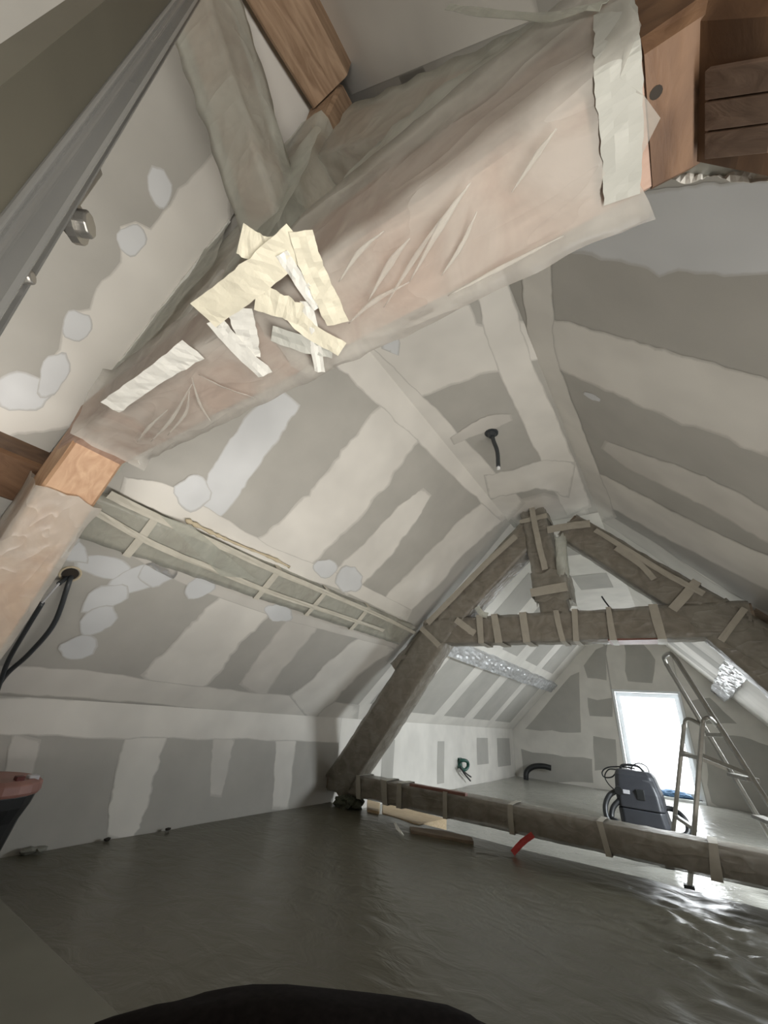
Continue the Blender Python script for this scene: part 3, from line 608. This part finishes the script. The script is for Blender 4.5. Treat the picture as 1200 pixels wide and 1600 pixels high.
nl = V((-.892, 0, -.453)); PLANES['LG'] = (nl, V((.184, 0, 1.891)))
for i, px in enumerate([[(1100, 112), (1212, 92), (1210, 142), (1100, 158)], [(1100, 161), (1212, 145), (1206, 192), (1100, 206)], [(1100, 209), (1206, 195), (1200, 240), (1100, 250)]]):
    slab([on('LG', x, y, .008) for x, y in px], nl, .012).build('lath', 'laths', NT, bevel=.002)
p = atz(1026, 146, CZ0 - .012); MB().tube([p + V((0, 0, .02)), p + V((0, 0, .003))], .009, 12).build('peg_hole', 'hole', NT)
# ridge timber of the near bay
rb = empty('ridge_beam', (-.75, -.8, 3.3), 'bare brown ridge timber ending over the near post', 'ridge beam')
timber('timber', (-.75, YB + .02, 3.42), (-.75, .36, 3.42), (1, 0, 0), .20, .2, 'brownwood2', rb, seed=33)

# tape criss-crossed over the joint of the near crossbeam
ZU = CZ0 - .045; YF = YN0 - .05
def tz(pts, wd, mat='tape', seed=0, dz=0): return ribbon([atz(x, y, ZU - dz) for x, y in pts], wd, (0, 0, -1), mat, NT, seed=seed, curl=.005)
def tf(pts, wd, mat='tape', seed=0, dy=0): return ribbon([aty(x, y, YF - dy) for x, y in pts], wd, (0, -1, 0), mat, NT, seed=seed, curl=.01)
tz([(318, 492), (370, 455), (420, 415), (468, 372)], [.075, .07], 'tape', 1, .012)
tz([(470, 360), (485, 410), (505, 455), (528, 505)], [.05, .055, .06], 'tape', 2, .016)
tz([(375, 372), (405, 388), (450, 400)], [.07, .06], 'tape', 3, .004)
tz([(335, 500), (365, 535), (415, 585)], [.05, .055], 'tapewhite', 4, .008)
tz([(372, 480), (385, 520), (393, 555)], [.07, .05], 'tapewhite', 5, .006)
tz([(400, 462), (440, 478), (470, 492)], [.075, .06], 'tape', 6, .010)
tz([(455, 488), (490, 520), (535, 545)], [.05, .05], 'tape', 7, .006)
tz([(478, 470), (490, 520), (500, 580)], [.03, .03], 'tapewhite', 8, .004)
tz([(172, 636), (215, 605), (262, 573), (303, 545)], [.06, .055, .07], 'tapewhite', 9, .010)
for i, (pts, wd) in enumerate([([(236, 690), (268, 655), (300, 600)], .016), ([(262, 680), (290, 645), (296, 610)], .014), ([(215, 690), (232, 668), (262, 640)], .016), ([(330, 660), (312, 630), (300, 590)], .014),
        ([(400, 622), (350, 605), (310, 585)], .012), ([(575, 470), (610, 410), (640, 372)], .02), ([(600, 480), (650, 400), (690, 340)], .014), ([(640, 440), (690, 350), (735, 285)], .02), ([(545, 505), (585, 470), (640, 440)], .016),
        ([(690, 430), (720, 385), (745, 330)], .014), ([(530, 440), (560, 395), (600, 360)], .014), ([(700, 462), (780, 420), (880, 368)], .014), ([(800, 300), (840, 240), (870, 200)], .012)]):
    ribbon([atz(x, y, CZ0 - .040) for x, y in pts], [.002, wd * .8, .002], (.35 if i % 2 else -.35, -.1, -1), 'film', NT, 'film_fold', 60 + i, curl=.003, smooth=True)
tz([(352, 452), (362, 470), (352, 490)], [.05, .04], 'tape', 14, .002)
tz([(440, 395), (470, 440), (500, 480)], [.03, .035], 'tapewhite', 15, .014)
tz([(425, 520), (470, 535), (520, 545)], [.05, .06], 'filmfold', 16, .003)
# torn hems and loose film of the near truss
ribbon([aty(x, y, YN1 + .0) for x, y in ((120, 668), (150, 695), (185, 714), (218, 722))], [.03, .035, .02], (0, -.6, -.8), 'tapewhite', NT, 'film_hem', 10)
ribbon([aty(x, y, YN1 + .02) for x, y in ((1000, 262), (1040, 264), (1080, 274), (1110, 268), (1150, 274), (1215, 276))], [.02, .03, .02, .025], (0, -.8, -.6), 'tapewhite', NT, 'film_hem', 11, curl=.012)
ribbon([aty(x, y, YN0 - .035) for x, y in ((700, 12), (830, 30), (945, 10))], [.02], (0, -1, 0), 'filmsheer', NT, 'film_fold', 12)
ribbon([aty(958, 5, YN0 - .03), aty(962, 50, YN0 - .03)] + [atz(x, y, CZ0 - .032) for x, y in ((964, 100), (969, 170), (972, 240), (971, 312))], [.055, .062, .058], (-.1, -.5, -1), 'filmfold', NT, 'film_fold', 13, curl=.003)
# film from the crossbeam up to the right slope
a = V((-.60, YN0 - .01, CZ1 - .02)); b_ = V((.20, YN0 - .01, CZ1 - .06))
sheet([a, b_, V((.02, .43, 2.52)), V((-.56, .44, 2.60))], 26, 12, 'filmsheer', NT, 'film_sheet', .02, 6, 3, bow=.03)
sheet([V((-1.0, YN0 - .01, 2.2)), V((-.72, YN0 - .02, 2.25)), V((-.66, .33, 2.80)), V((-.95, .33, 2.72))], 14, 14, 'filmsheer', NT, 'film_sheet', .014, 6, 8, rag=.03)
# film between the boarding edge and the left rafter
p0, p1 = on('SN', 358, 345, .005), on('SN', 160, 602, .005)
sheet([p0, p1, V((-2.0, YN0 + .02, 2.05)), V((-1.25, YN0 + .02, 2.55))], 22, 8, 'filmsheer', NT, 'film_sheet', .014, 7, 12)
MB().bar(p0, p1, NL, .02, .012).build('corner_bead', 'tapewhite', NT)

# ---- bare timbers at the left end of the near truss
e = empty('purlin', (-2.5, -.6, 1.8), 'bare brown purlin stub at the left end of the near truss', 'purlin')
timber('timber', L_(-2.46, YB + .05) + NL * .10, L_(-2.46, .56) + NL * .10, NL, .22, .22, 'brownwood', e, seed=41)
e = empty('purlin', (.75, -.6, 1.8), 'bare brown purlin at the right end of the near truss', 'purlin')
timber('timber', R_(.72, YB + .05) + NR * .10, R_(.72, .36) + NR * .10, NR, .22, .22, 'brownwood', e, seed=42)

# ================================================================== FILM ON THE FLOORS
def floor_film(name, x0, x1, y0, y1, z, mat, label, nx, ny, amp, seed, fn=None):
    m = MB(); vs = []
    for j in range(ny + 1):
        for i in range(nx + 1):
            x = x0 + (x1 - x0) * i / nx; y = y0 + (y1 - y0) * j / ny
            h = amp * (.5 + .5 * nz((x * 1.1, y * 1.1, seed))) + amp * .8 * abs(nz((x * 2.1 + y * .9, y * 1.3, seed + 5)))
            if fn: h += fn(x, y)
            vs.append((x, y + (.03 * nz((x * 2.2, 0, seed)) if j == ny else 0), z + .003 + max(0, h)))
    fs = [(j * (nx + 1) + i, j * (nx + 1) + i + 1, (j + 1) * (nx + 1) + i + 1, (j + 1) * (nx + 1) + i) for j in range(ny) for i in range(nx)
          if not (HX0 - .06 < vs[j * (nx + 1) + i + 1][0] and vs[j * (nx + 1) + i][0] < HX1 + .06 and HY0 - .06 < vs[(j + 1) * (nx + 1) + i][1] and vs[j * (nx + 1) + i][1] < HY1 + .06)]
    return tag(m.add(vs, fs).build(name, mat, None, smooth=True), label, 'plastic film')
def crinkle(x, y):
    d = math.exp(-((x + .15) / .55) ** 2 - ((y - 3.3) / .75) ** 2)
    return d * .022 * (1 - abs(nz((x * 3.0 - y * 2.0, y * 7 + x * 3.5, 3))) * 2.2 + .5 * nz((x * 9, y * 16, 8)))
floor_film('floor_film', XL + .02, XR - .02, .25, STEP - .02, 0, 'floorfilm', 'dark creased protective film over the near floor', 170, 130, .012, 1, crinkle)
floor_film('floor_film', XL + .02, XR - .02, STEP + .02, YG - .03, ZF, 'floorfilm2', 'pale shiny protective film over the far floor', 140, 160, .018, 2)


# ================================================================== CABLES AND CONDUITS
def conduit(name, pts, r, mat, label, cat='conduit', group=None, n=8):
    e = empty(name, pts[0], label, cat, group); MB().tube(curve(pts, 8), r, n).build('sleeve', mat, e, smooth=True); return e
c0 = atz(768, 676, ZC - .002); e = empty('ceiling_conduit', c0, 'short dark conduit with white tip hanging from the flat ceiling', 'conduit')
ctr = curve([c0 + V((0, 0, .02)), c0 + V((.01, .005, -.08)), c0 + V((.035, .01, -.2)), c0 + V((.03, .03, -.335))], 8)
MB().tube(ctr, .017, 10).build('sleeve', 'conduit', e, smooth=True)
MB().tube([ctr[-1], ctr[-1] + V((0, .002, -.022))], .013, 8).build('wire_tip', 'white', e)
m = MB(); m.tube([c0 + V((0, 0, .01)), c0 + V((0, 0, -.012))], .055, 14); m.tube([c0 + V((0, 0, -.012)), c0 + V((.003, 0, -.045))], [.04, .026], 12); m.build('mounting_box', 'conduit', e)
h = on('SL', 110, 897, .006); hx = (L_(-2, 0) - L_(-3, 0)).normalized()
e = empty('socket_hole', h, 'round dark hole in the left slope below the purlin', 'hole')
m = MB(); ring = [h + (V((0, 1, 0)) * math.cos(k * .3927) + hx * math.sin(k * .3927)) * .05 for k in range(16)]; ring2 = [h + (p - h) * .82 - NL * .0 for p in ring]
m.add(ring2, [tuple(range(16))]); m.build('cavity', 'hole', e); m = MB(); m.tube(ring + [ring[0], ring[1]], .006, 6); m.build('rim', 'cream', e)
conduit('wall_conduit', [on('SL', 112, 897, -.02), on('SL', 106, 915, .05), on('SL', 84, 975, .10), on('SL', 45, 1022, .08), on('SL', 8, 1056, .05), on('SL', -20, 1100, .06)], .014, 'conduit', 'longer dark conduit looping down out of the round hole')
e = conduit('wall_conduit', [on('SL', 66, 942, .10), on('SL', 40, 985, .08), on('SL', 14, 1030, .06), on('SL', 2, 1062, .06), on('SL', -14, 1110, .06)], .013, 'conduit', 'second dark conduit with bare pale wire beside the round hole')
MB().tube(curve([on('SL', 104, 902, -.01), on('SL', 92, 912, .08), on('SL', 66, 942, .10)], 6), .006, 6).build('bare_wire', 'badge', e); MB().tube(curve([on('SL', 104, 902, 0), on('SL', 97, 908, .05), on('SL', 92, 912, .08)], 6), .013, 8).build('sleeve_end', 'conduit', e)
g = [atx(x, y, XL + d) for x, y, d in ((716, 1192, -.01), (722, 1188, .10), (730, 1190, .14), (731, 1198, .14), (725, 1203, .12), (717, 1196, .05))]
e = conduit('wall_conduit', g, .028, 'green', 'dark green conduit loop sticking out of the far left wall')
MB().tube(curve([atx(x, y, XL + .12) for x, y in ((719, 1198), (725, 1208), (735, 1220))], 6), .014, 6).build('wire', 'black', e); MB().tube(curve([atx(x, y, XL + .10) for x, y in ((720, 1200), (729, 1209), (736, 1214))], 6), .012, 6).build('wire', 'black', e)
MB().box((XL - .01, g[0].y - .05, g[0].z - .08), (XL + .03, g[0].y + .09, g[0].z + .08)).build('mounting_box', 'green', e, bevel=.01)
conduit('wall_conduit', [aty(822, 1219, 10.5), aty(823, 1206, 10.55), aty(833, 1198, 10.6), aty(848, 1197, 10.65), aty(861, 1200, 10.7)], .055, 'black', 'thick black conduit bending up at the foot of the far gable')

# ================================================================== STEPLADDER
L = empty('stepladder', (.05, 5.05, ZF), 'aluminium stepladder standing before the bright window behind the low beam', 'stepladder')
fa = V((-.36, 5.36, ZF)); fb = V((-.215, 4.78, ZF)); wdir = (fb - fa)
ta = aty(1069, 1132, 5.36); tb = ta + wdir * .93; tb.z = ta.z
for i, (f0, t0) in enumerate(((fa, ta), (fb, tb))): MB().bar(f0 + V((0, 0, .03)), t0 + V((.0, 0, 0)), wdir, .045, .028).build('back_leg', 'alu', L, bevel=.004); MB().box((f0.x - .035, f0.y - .03, ZF + .003), (f0.x + .035, f0.y + .03, ZF + .05)).build('rubber_foot', 'black', L, bevel=.006)
pf = aty(1040, 1036, 5.30); qf = aty(1196, 1296, 5.36); dn = (qf - pf); kf = (ZF + .03 - pf.z) / dn.z; ff = pf + dn * kf
off = wdir * .62; off.z = 0
MB().bar(pf, ff, wdir, .05, .03).build('stile', 'alu', L, bevel=.004); MB().bar(pf + off, ff + off * 1.3, wdir, .05, .03).build('stile', 'alu', L, bevel=.004)
for p in (ff, ff + off * 1.3): MB().box((p.x - .035, p.y - .03, ZF + .003), (p.x + .035, p.y + .03, ZF + .05)).build('rubber_foot', 'black', L, bevel=.006)
up = (pf - ff).normalized()
MB().tube(curve([pf - up * .02, pf + up * .045 + off * .12, pf + up * .06 + off * .5, pf + up * .045 + off * .88, pf + off - up * .02], 6), .02, 10).build('hand_loop', 'alu', L, smooth=True)
for k, (t_, dp) in enumerate(((.37, .05), (.55, .09), (.72, .09), (.88, .09))):
    a_ = pf + (ff - pf) * t_; b2 = pf + off + (ff + off * .3 - pf) * t_
    MB().bar(a_, b2, (1, 0, 0), dp, .03).build('step', 'alu', L, bevel=.004)
MB().tube(curve([ta - V((0, 0, .03)), ta + V((.015, 0, .03)), ta + V((.06, -.02, .05)), pf + (ff - pf) * .33], 6), .018, 8).build('hinge_bow', 'alu', L, smooth=True)
MB().tube(curve([tb - V((0, 0, .03)), tb + V((.015, 0, .03)), tb + V((.06, 0, .05)), pf + off + (ff - pf) * .33], 6), .018, 8).build('hinge_bow', 'alu', L, smooth=True)
MB().bar(fa.lerp(ta, .78), fb.lerp(tb, .78), (0, 0, 1), .03, .03).build('back_brace', 'alu', L); MB().bar(fa.lerp(ta, .35), fb.lerp(tb, .35), (0, 0, 1), .03, .03).build('back_brace', 'alu', L)
MB().bar(fa.lerp(ta, .80), pf + (ff - pf) * .53, (0, 0, 1), .03, .02).build('spreader', 'alu', L); MB().bar(fb.lerp(tb, .80), pf + off * 1.15 + (ff - pf) * .53, (0, 0, 1), .03, .02).build('spreader', 'alu', L)

# ================================================================== VACUUM CLEANER
vx, vy = -.63, 6.95
VC = empty('vacuum_cleaner', (vx, vy, ZF), 'dark grey workshop vacuum cleaner with coiled hose and cables near the window', 'vacuum cleaner')
def loft(rings, mat, name, parent, bevel=.02, smooth=False):
    m = MB(); vs = []; n = len(rings[0])
    for r in rings: vs += r
    fs = [(i * n + k, i * n + (k + 1) % n, (i + 1) * n + (k + 1) % n, (i + 1) * n + k) for i in range(len(rings) - 1) for k in range(n)] + [tuple(range(n))[::-1], tuple((len(rings) - 1) * n + k for k in range(n))]
    return m.add(vs, fs).build(name, mat, parent, smooth, bevel)
def rr(x0, x1, y0, y1, z, c=.05): return [V(p) for p in ((x0 + c, y0, z), (x1 - c, y0, z), (x1, y0 + c, z), (x1, y1 - c, z), (x1 - c, y1, z), (x0 + c, y1, z), (x0, y1 - c, z), (x0, y0 + c, z))]
loft([rr(-.87, -.36, 6.70, 7.25, ZF + .05), rr(-.88, -.365, 6.69, 7.26, ZF + .12), rr(-.885, -.39, 6.70, 7.24, .14)], 'vac', 'tank', VC, .015)
loft([rr(-.89, -.385, 6.69, 7.25, .145), rr(-.895, -.40, 6.72, 7.24, .30), rr(-.885, -.45, 6.80, 7.2, .48), rr(-.865, -.49, 6.86, 7.16, .535)], 'vac', 'motor_head', VC, .015)
m = MB(); m.add([V((-.56, 6.745, .20)), V((-.41, 6.735, .19)), V((-.46, 6.80, .45)), V((-.575, 6.805, .45)), V((-.56, 6.725, .20)), V((-.41, 6.715, .19)), V((-.46, 6.78, .45)), V((-.575, 6.785, .45))], [(0, 1, 2, 3), (7, 6, 5, 4), (0, 4, 5, 1), (1, 5, 6, 2), (2, 6, 7, 3), (3, 7, 4, 0)]); m.build('front_panel', 'vaclight', VC)
MB().box((-.66, 6.70, .24), (-.57, 6.745, .35)).build('socket_cover', 'black', VC, bevel=.008); MB().box((-.80, 6.705, .285), (-.73, 6.73, .325)).build('badge', 'badge', VC)
MB().tube([V((-.845, 6.71, .31)), V((-.845, 6.67, .31))], .045, 14).build('hose_inlet', 'black', VC)
for wx in (-.84, -.41): MB().tube([V((wx, 6.74, ZF + .058)), V((wx + .05, 6.74, ZF + .058))], .05, 14).build('wheel', 'black', VC)
for wx in (-.84, -.42): MB().tube([V((wx, 7.2, ZF + .073)), V((wx + .05, 7.2, ZF + .073))], .065, 14).build('wheel', 'black', VC)
def hose(pts, r, mat, name): MB().tube(curve(pts, 10), r, 10).build(name, mat, VC, smooth=True)
hose([aty(x, y, Y) for x, y, Y in ((962, 1236, 6.75), (952, 1243, 6.7), (946, 1258, 6.65), (948, 1276, 6.6), (956, 1288, 6.6), (964, 1284, 6.6), (956, 1278, 6.65), (958, 1262, 6.7), (968, 1250, 6.75))], .03, 'black', 'hose')
hose([aty(x, y, Y) for x, y, Y in ((1036, 1262, 7.1), (1052, 1265, 7.1), (1066, 1275, 7.0), (1075, 1290, 6.95), (1074, 1303, 6.9), (1060, 1307, 6.85), (1048, 1304, 6.85))], .03, 'black', 'hose')
hose([aty(x, y, 7.0) for x, y in ((992, 1201), (972, 1198), (950, 1199), (941, 1206), (944, 1214), (956, 1214), (965, 1206), (980, 1204))], .008, 'black', 'cable')
hose([aty(x, y, 6.95) for x, y in ((968, 1203), (952, 1202), (945, 1212), (950, 1224), (962, 1236))], .007, 'black', 'cable')
hose([aty(x, y, 7.05) for x, y in ((985, 1204), (990, 1195), (1000, 1193), (1010, 1198), (1016, 1210))], .007, 'black', 'cable')
hose([V((-.82, 6.95, .53)), V((-.78, 6.95, .58)), V((-.62, 6.95, .585)), V((-.55, 6.95, .53))], .014, 'black', 'handle')

# ================================================================== ON AND AROUND THE LOW BEAM
e = empty('batten', (-2.1, YT0 + .05, .31), 'thin red-brown batten lying on top of the low tie beam', 'batten')
MB().bar(aty(642, 1227, YT0 + .02) + V((0, 0, .006)), aty(729, 1243, YT0 + .02) + V((0, 0, .006)), (0, 1, 0), .06, .024).build('strip', 'redbrown', e, bevel=.003)
def board(name, px, z, th, mat, label, cat='plank', bevel=.004):
    P = [atz(x, y, z) for x, y in px]; m = MB(); k = len(P)
    m.add([p for p in P] + [p - V((0, 0, th)) for p in P], [tuple(range(k)), tuple(range(k, 2 * k))[::-1]] + [(i, i + k, (i + 1) % k + k, (i + 1) % k) for i in range(k)])
    return tag(m.build(name, mat, None, bevel=bevel), label, cat)
board('plank', [(598, 1254), (698, 1279), (655, 1288), (598, 1270)], .02, .1, 'plank', 'pale pine plank on the floor under the low tie beam')
board('plank', [(574, 1249), (594, 1254), (592, 1268), (574, 1264)], .035, .11, 'plank', 'short sawn pine block at the end of the pale plank')
board('batten', [(640, 1291), (690, 1297), (738, 1308), (740, 1314), (690, 1306), (642, 1297)], .035, .03, 'darkwood', 'dark batten on the edge of the near floor film', 'batten')
# rag
m = MB(); c0 = atz(544, 1264, .0); vs = []; n = 18
bm = bmesh.new(); bmesh.ops.create_icosphere(bm, subdivisions=3, radius=1)
for v_ in bm.verts:
    p = v_.co.copy(); k = 1 + .35 * nz(p * 2.2) + .15 * nz(p * 6); v_.co = V((p.x * .17 * k, p.y * .12 * k, max(-.05, p.z * .085 * k) + .055)) + c0
me = bpy.data.meshes.new('rag'); bm.to_mesh(me); bm.free(); me.materials.append(MT['greenrag']); o = bpy.data.objects.new('rag', me); COL.objects.link(o); tag(o, 'crumpled dark green rag at the foot of the far truss', 'rag')
# red strap
a_ = aty(833, 1304, YT0 - .03); b_ = atz(801, 1333, .02)
o = ribbon([a_, a_.lerp(b_, .5) + V((0, -.01, .01)), b_], [.045], (0, -1, .3), 'red', None, 'strap', 2, .003); tag(o, 'red webbing strap hanging from the low tie beam', 'strap')
# white curl of film
o = ribbon([atz(617, 1286, .05), atz(622, 1296, .05), atz(631, 1306, .03)], [.02, .03, .012], (0, -.5, .8), 'tapewhite', None, 'film_scrap', 4, .01); tag(o, 'small white curl of film on the dark floor near the planks', 'film scrap')
# blue cloth by the window
P = aty(1043, 1240, YG - .2); bm = bmesh.new(); bmesh.ops.create_icosphere(bm, subdivisions=3, radius=1)
for v_ in bm.verts:
    p = v_.co.copy(); k = 1 + .4 * nz(p * 2.5); v_.co = V((p.x * .26 * k, p.y * .08 * k, max(-.04, p.z * .07 * k) + .04)) + V((P.x + .1, YG + .07, WZ0 + .003))
me = bpy.data.meshes.new('cloth'); bm.to_mesh(me); bm.free(); me.materials.append(MT['blue']); o = bpy.data.objects.new('cloth', me); COL.objects.link(o); tag(o, 'small crumpled blue cloth on the window sill', 'cloth')

# ================================================================== LEFT EDGE: TOOL BUCKET, PALE BOARD, DARK SHAPE
bx, by = -3.235, 1.0; TB = empty('tool_bucket', (bx, by, 0), 'black tool bucket with dusty red lid by the left wall', 'bucket')
def ring(z, r, n=20, sx=1.0): return [V((bx + math.cos(6.2832 * k / n) * r * sx, by + math.sin(6.2832 * k / n) * r, z)) for k in range(n)]
loft([ring(.02, .15), ring(.06, .16), ring(.26, .19), ring(.33, .215), ring(.385, .225)], 'black', 'body', TB, .004)
loft([ring(.385, .235), ring(.40, .24), ring(.44, .235), ring(.455, .20)], 'redlid', 'lid', TB, .006)
lp = atx(30, 1216, bx + .14); MB().box((lp.x - .02, lp.y - .02, .41), (lp.x + .03, lp.y + .02, .475)).build('latch', 'darkred', TB, bevel=.005)
lp = atx(52, 1212, bx + .1); MB().box((lp.x - .03, lp.y - .025, .43), (lp.x + .02, lp.y + .03, .47)).build('spout', 'badge', TB, bevel=.008)
# scraps of film and rubble at the wall foot
for i, (x, y) in enumerate(((45, 1330), (62, 1327), (168, 1310), (262, 1297))):
    p = atx(x, y, XL + .05); bm = bmesh.new(); bmesh.ops.create_icosphere(bm, subdivisions=2, radius=1); r_ = (.03, .025, .014, .014)[i]
    for v_ in bm.verts: q = v_.co.copy(); k = 1 + .4 * nz(q * 2 + V((i, 0, 0))); v_.co = V((q.x * r_ * k, q.y * r_ * 1.6 * k, q.z * r_ * .7 * k + r_ * .75)) + V((p.x, p.y, .012))
    me = bpy.data.meshes.new('plaster_crumb'); bm.to_mesh(me); bm.free(); me.materials.append(MT['paleboard' if i < 2 else 'hole']); o = bpy.data.objects.new('plaster_crumb', me); COL.objects.link(o)
    tag(o, ['grey plaster crumb at the wall foot next to the tool bucket', 'second grey plaster crumb right of the tool bucket', 'dark crumb below the wide wall joint', 'dark crumb at the wall foot right of the wide joint'][i], 'crumb', 'crumbs along the left wall')
o = tag(MB().box((-2.95, .32, .018), (-1.62, 1.09, .036)).build('board', 'paleboard', None, bevel=.003), 'pale board lying on the floor film at the lower left', 'board')
# stand-in mound for an unidentified dark shape in the foreground
bm = bmesh.new(); bmesh.ops.create_icosphere(bm, subdivisions=4, radius=1); cx = atz(500, 1710, 0); ax_ = V((.80, .60, 0)).normalized(); ay_ = V((-ax_.y, ax_.x, 0))
for v_ in bm.verts:
    p = v_.co.copy(); k = 1 + .10 * nz(p * 1.8) + .03 * nz(p * 5); v_.co = cx + ax_ * p.x * .68 * k + ay_ * p.y * .24 * k + V((0, 0, max(.018, .02 + p.z * .16 * k)))
me = bpy.data.meshes.new('dark_mound'); bm.to_mesh(me); bm.free(); me.materials.append(MT['blob'])
for p in me.polygons: p.use_smooth = True
o = bpy.data.objects.new('dark_mound', me); COL.objects.link(o); tag(o, 'black rounded shape cut off by the bottom edge', 'bundle')

# ================================================================== LADDER CLOSE TO THE CAMERA, UPPER LEFT
dl = .30; vd = ray(457, -239); P0 = CAM + ray(0, 135) * dl; P1 = CAM + ray(0, 505) * dl
vu = vd.normalized(); ac = (P1 - P0); ac = (ac - vu * ac.dot(vu)); W_ = ac.length; ac.normalize(); nc = vu.cross(ac); 
if nc.dot(CAM - P0) < 0: nc = -nc
base = (P0 + P1) / 2; t0 = -(base.z - .02) / vu.z; t1 = 1.38
LD = empty('ladder', base + vu * t0, 'dark olive ladder side with shiny metal edge close overhead at upper left', 'ladder')
def prof(pts, mat, name, parent=LD, a=t0, b_=t1, bevel=0, smooth=False):
    """extrude a cross section given as (across 0..1, out of face) along the ladder"""
    m = MB(); n = len(pts); vs = [P0 + ac * W_ * u_ + nc * h_ + vu * t_ + ac * 0 for t_ in (a, b_) for u_, h_ in pts]
    m.add(vs, [(k, (k + 1) % n, n + (k + 1) % n, n + k) for k in range(n)] + [tuple(range(n))[::-1], tuple(range(n, 2 * n))]); return m.build(name, mat, parent, smooth, bevel)
prof([(0, -.03), (.60, -.03), (.60, .0), (0, .0)], 'olive', 'panel')
prof([(.54, -.035), (1.0, -.035), (1.0, .004), (.975, .008), (.95, .004), (.90, .0), (.80, .004), (.775, .018), (.745, .022), (.715, .018), (.70, .003), (.64, .001), (.56, .006), (.54, .002)], 'alurail', 'rail', bevel=.002)
def lhit(x, y, h=0): return hit(x, y, nc, P0 + nc * h)
for x, y, r_ in ((118, 348, .013), (20, 430, .006)):
    p = lhit(x, y, .0); MB().tube([p - nc * .01, p + nc * .014], r_, 8).build('bolt', 'steel', LD, bevel=.002); MB().tube([p - nc * .004, p + nc * .004], r_ * 1.5, 14).build('washer', 'steel', LD)
p, q = lhit(108, 330, .0), lhit(158, 262, .0); MB().bar(p - nc * .008, q - nc * .008, nc, .016, .014).build('bracket', 'steel', LD, bevel=.002)
